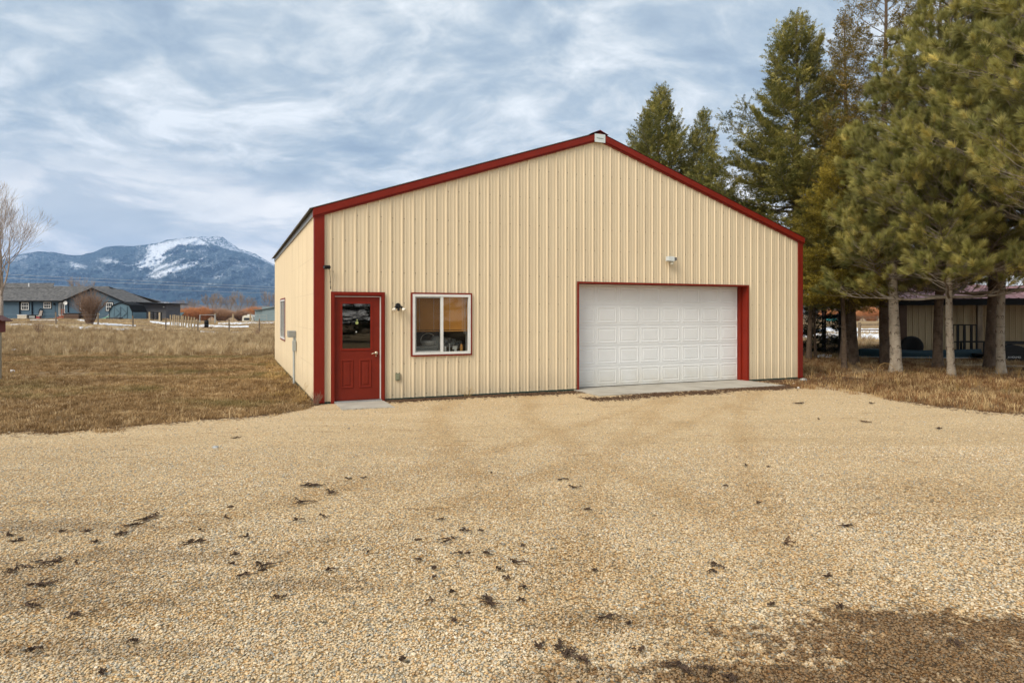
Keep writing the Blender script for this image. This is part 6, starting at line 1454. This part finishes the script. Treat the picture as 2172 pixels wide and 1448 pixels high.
# arching dry stem at the pale pine's foot
m = MB(); c = on(1880, 18.2); rr = random.Random(2)
m.tube([c + Vector((-.26 + .0, 0, .0)), c + Vector((-.25, 0, .16)), c + Vector((-.18, 0, .27)), c + Vector((-.05, 0, .33)), c + Vector((.10, 0, .30)), c + Vector((.22, 0, .19)), c + Vector((.30, 0, .05))], .007, 5)
tag(m.build('arched_stem', M_GOLD), 'single pale dry stem arching over the grass at the scarred pine', 'stem')
# two white balls and rocks at the garage corner
for i, (px, py, lb) in enumerate(((1683.5, 815.5, 'white golf ball nearest the garage corner'), (1693.3, 824.5, 'white golf ball nearer the gravel, right of the other'))):
    p = GT(px, py); m = MB(); bm = bmesh.new(); bmesh.ops.create_icosphere(bm, subdivisions=3, radius=.026); m.add([tuple(v.co) for v in bm.verts], [tuple(v.index for v in f.verts) for f in bm.faces]); bm.free()
    o = m.build('golf_ball', M_WHITE, smooth=True); o.location = p + Vector((0, 0, .022)); tag(o, lb, 'ball', 'golf balls at the garage corner')
def rock(px, py, s, seed, lb, mt_=None):
    V, Fc = pebble(seed, 2); p = GT(px, py); m = MB(); m.add([(v[0] * s, v[1] * s, v[2] * s) for v in V], Fc); o = m.build('rock', mt_ or M_CONC); o.location = p + Vector((0, 0, s * .3)); tag(o, lb, 'rock', None)
rock(1704, 808, .10, 71, 'grey rock at the foot of the right corner trim', M_GREY); rock(457, 951, .045, 73, 'dark grey round stone alone on the upper left gravel', M_GREY); rock(2106, 1300, .04, 72, 'whitish stone at the right in the damp gravel', M_SNOW) if False else None

# ---------------------------------------------------------------- litter of dark dead sprigs
M_LIT = mat('dead_sprigs', (.085, .052, .032), (.040, .024, .015), rough=.95, sc=20)
M_LIT2 = mat('brown_needle_litter', (.12, .065, .032), (.06, .033, .018), rough=.95, sc=20)
def sprig(m, p, r, n, rr, w=.0035, hgt=.02):
    """a flattened, straggling bunch: a few wandering stems, each with short side shoots"""
    th = rr.uniform(-.5, .5); ex, ey = rr.uniform(.9, 1.3), rr.uniform(.45, .9); ns = max(4, int(n / 7)); cl = [(rr.gauss(0, .42), rr.gauss(0, .42)) for _ in range(max(1, ns // 3))]
    def put(x, y, z): return p + Vector(((x * math.cos(th) * ex - y * math.sin(th) * ey) * r, (x * math.sin(th) * ex + y * math.cos(th) * ey) * r * 1.3, z))
    for _ in range(ns):
        c = rr.choice(cl); x, y = c[0] + rr.gauss(0, .10), c[1] + rr.gauss(0, .10); b = rr.uniform(0, 6.283); L_ = rr.uniform(.25, .95) * (1 if rr.random() < .8 else 1.5); k_ = 6; pts = []; z = rr.uniform(.008, hgt)
        for k in range(k_):
            pts.append(put(x, y, max(.008, z))); b += rr.uniform(-.7, .7); x += math.cos(b) * L_ / k_; y += math.sin(b) * L_ / k_; z += rr.uniform(-.006, .006)
            for _s in range(2):
                bb = b + rr.choice((-1, 1)) * rr.uniform(.5, 1.4); l = rr.uniform(.06, .26); m.tube([put(x, y, max(.008, z)), put(x + math.cos(bb) * l, y + math.sin(bb) * l, rr.uniform(.006, hgt * .9))], [w * .7, w * .3], 3, cap=False)
        m.tube(pts, [w, w, w, w * .9, w * .7, w * .4], 3, cap=False)
BIG = [(1206, 1390, 62, 150, 'biggest dense clump of black dead sprigs, at the bottom centre'), (1138, 1375, 38, 60, 'loose dark clump just left of the biggest one at the bottom'), (1042, 1280, 56, 90, 'wide spidery dark clump in the lower middle of the gravel'), (1511, 1210, 62, 46, 'flat wide dark sprig alone on the right half of the gravel'),
       (310, 1107, 58, 60, 'broad dark brown clump on the left half of the gravel'), (250, 1137, 46, 45, 'dark streaky clump just below and left of the broad brown one'), (497, 1227, 44, 40, 'dark sprig lowest of the three stacked at left centre'), (1101, 1195, 42, 34, 'spiky dark sprig right of the middle cluster'),
       (1361, 1390, 38, 34, 'small dark sprig right of the biggest bottom clump'), (845, 1408, 34, 24, 'thin dark sprig at the bottom edge left of centre'), (1676, 1157, 50, 30, 'faint brown flat clump on the right, above the damp patch'), (2031, 1367, 42, 40, 'dark clump inside the damp patch at the lower right'),
       (665, 1061, 58, 34, 'larger brown sprig cluster below the small door slab'), (1826, 896, 28, 40, 'reddish-brown flat clump near the grass edge on the right')]
for i, (px, py, wpx, n, lb) in enumerate(BIG):
    rr = random.Random(100 + i); p = GT(px, py); p.z = .012; r = wpx / 2 * p.y / F; m = MB(); sprig(m, Vector((0, 0, 0)), r, n, rr, .0026 * p.y ** .45); o = m.build('dead_sprig_clump', M_LIT if i not in (10, 13) else M_LIT2, recalc=False); o.location = p; tag(o, lb, 'dead plant', 'dead sprig clumps on the gravel')
SMALL = [(185, 1132, 32), (130, 1130, 22), (45, 1152, 44), (10, 1142, 30), (415, 1155, 50), (425, 1127, 15), (525, 1145, 20), (497, 1183, 24), (490, 1202, 22), (560, 1217, 24), (700, 1217, 22), (575, 1201, 40), (595, 1273, 40), (635, 1104, 28), (685, 1100, 20), (695, 1045, 44), (650, 1036, 60),
         (770, 1017, 20), (745, 1020, 18), (495, 1078, 20), (485, 1103, 18), (200, 1155, 26), (90, 1245, 55), (160, 1200, 20), (290, 1370, 30), (200, 1437, 30), (75, 1385, 30), (940, 1105, 26), (1000, 1127, 24), (1030, 1130, 18), (880, 1152, 18), (940, 1150, 48), (893, 1190, 30), (970, 1185, 40), (1030, 1177, 32),
         (920, 1210, 32), (902, 1233, 24), (952, 1261, 24), (918, 1278, 28), (1057, 1214, 22), (1096, 1232, 26), (1118, 1250, 26), (1248, 1215, 20), (1108, 1280, 24), (1291, 1315, 42), (1436, 1425, 60), (1756, 1227, 30), (1778, 1290, 34), (1636, 1292, 22), (1606, 1070, 14), (1191, 1021, 26), (1993, 912, 16),
         (1110, 1165, 12), (512, 930, 20), (1040, 1007, 10), (1580, 990, 10), (1625, 993, 12), (1730, 890, 10), (1540, 1035, 8), (100, 1200, 60), (30, 1215, 40), (60, 1290, 40), (150, 1310, 40), (1340, 1330, 20), (980, 1325, 34), (1500, 1425, 50), (1560, 1440, 60), (780, 1175, 14), (1690, 857, 30), (1850, 857, 24), (1790, 1118, 30), (1250, 1085, 26), (1235, 1040, 34)]
m = MB(); rr = random.Random(8)
for px, py, wpx in SMALL:
    p = GT(px, py); p.z = .012; sprig(m, p, wpx / 2 * p.y / F, int(12 + wpx * .8), rr, .0024 * p.y ** .5)
tag(m.build('scattered_sprigs', M_LIT, recalc=False), 'small dark dead sprigs and twigs scattered over the gravel', kind='stuff')
m = MB(); G4 = garage.matrix_basis
for k in range(11000):                                    # needle band along the foot of the front wall and apron
    u = rr.random()
    if u < .30: x = rr.uniform(1.3, 5.6); y = -.04 - abs(rr.gauss(0, .16)) - .25 * sm(3.2, 5.5, x) * rr.random()
    elif u < .80: x = rr.uniform(5.0, 11.6); y = (-1.2 - .16 * (1 - (x - 5.5) / 5)) - rr.gauss(.10, .16) + .10 * math.sin(x * 3)
    else: x = rr.uniform(10.3, 13.6); y = -.1 - abs(rr.gauss(.25, .42))
    if rr.random() > .35 + .65 * (.5 + .5 * math.sin(x * 4.1 + 2 * math.sin(x * 1.7))): continue
    if 5.5 < x < 10.48 and y > -1.1 and rr.random() < .96: continue
    p = G4 @ Vector((x, float(y), .012)); a = rr.uniform(0, 6.28); l = rr.uniform(.02, .09); q = p + Vector((math.cos(a) * l, math.sin(a) * l, rr.uniform(0, .012))); m.tube([p, p.lerp(q, .5) + Vector((0, 0, .004)), q], [.0062, .0055, .003], 3, cap=False)
for k in range(2600):                                    # under the trees, along the grass edge
    x = rr.uniform(7.4, 20); y = float(fR(x)) - abs(rr.gauss(0, .45)) + .2; p = Vector((x, y, .012)); a = rr.uniform(0, 6.28); l = rr.uniform(.02, .09); q = p + Vector((math.cos(a) * l, math.sin(a) * l, rr.uniform(0, .012))); m.tube([p, q], [.004, .002], 3, cap=False)
for k in range(1800):
    x = rr.uniform(-14, -3.8); y = float(fL(x)) - abs(rr.gauss(0, .22)) + .1; p = Vector((x, y, .012)); a = rr.uniform(0, 6.28); l = rr.uniform(.02, .08); q = p + Vector((math.cos(a) * l, math.sin(a) * l, rr.uniform(0, .012))); m.tube([p, q], [.003, .002], 3, cap=False)
tag(m.build('needle_litter', M_LIT2, recalc=False), 'brown needle litter drifted along the garage foot and the grass edges', kind='stuff')
# small weeds against the walls
shrub('corner_weed', G4 @ Vector((-.02, -.12, 0)), .30, .16, 26, 81, M_SHRUB, 'small dry purple-brown weed at the left corner trim', None, .0035, 'weed')
shrub('corner_weed', G4 @ Vector((-.25, .5, 0)), .42, .3, 14, 82, M_GOLD, 'thin golden weed stalks against the left wall near the corner', None, .003, 'weed')
shrub('corner_weed', G4 @ Vector((3.0, -.07, 0)), .26, .2, 10, 83, M_GOLD, 'tiny dry weed at the wall foot under the right edge of the window', None, .003, 'weed')

# ================================================================ HAZE
m, nt, N, L, b = nodes('valley_haze'); N.remove(b); pv = N.new('ShaderNodeVolumePrincipled'); pv.inputs['Color'].default_value = (.34, .58, 1.0, 1); pv.inputs['Density'].default_value = HAZE_D; pv.inputs['Anisotropy'].default_value = 0.0
L.new(pv.outputs[0], N['Material Output'].inputs['Volume'])
hb_ = MB(); hb_.box(-14000, 14000, -400, 12500, -45, 1320)
tag(hb_.build('haze', m), 'thin blue valley haze', kind='stuff')
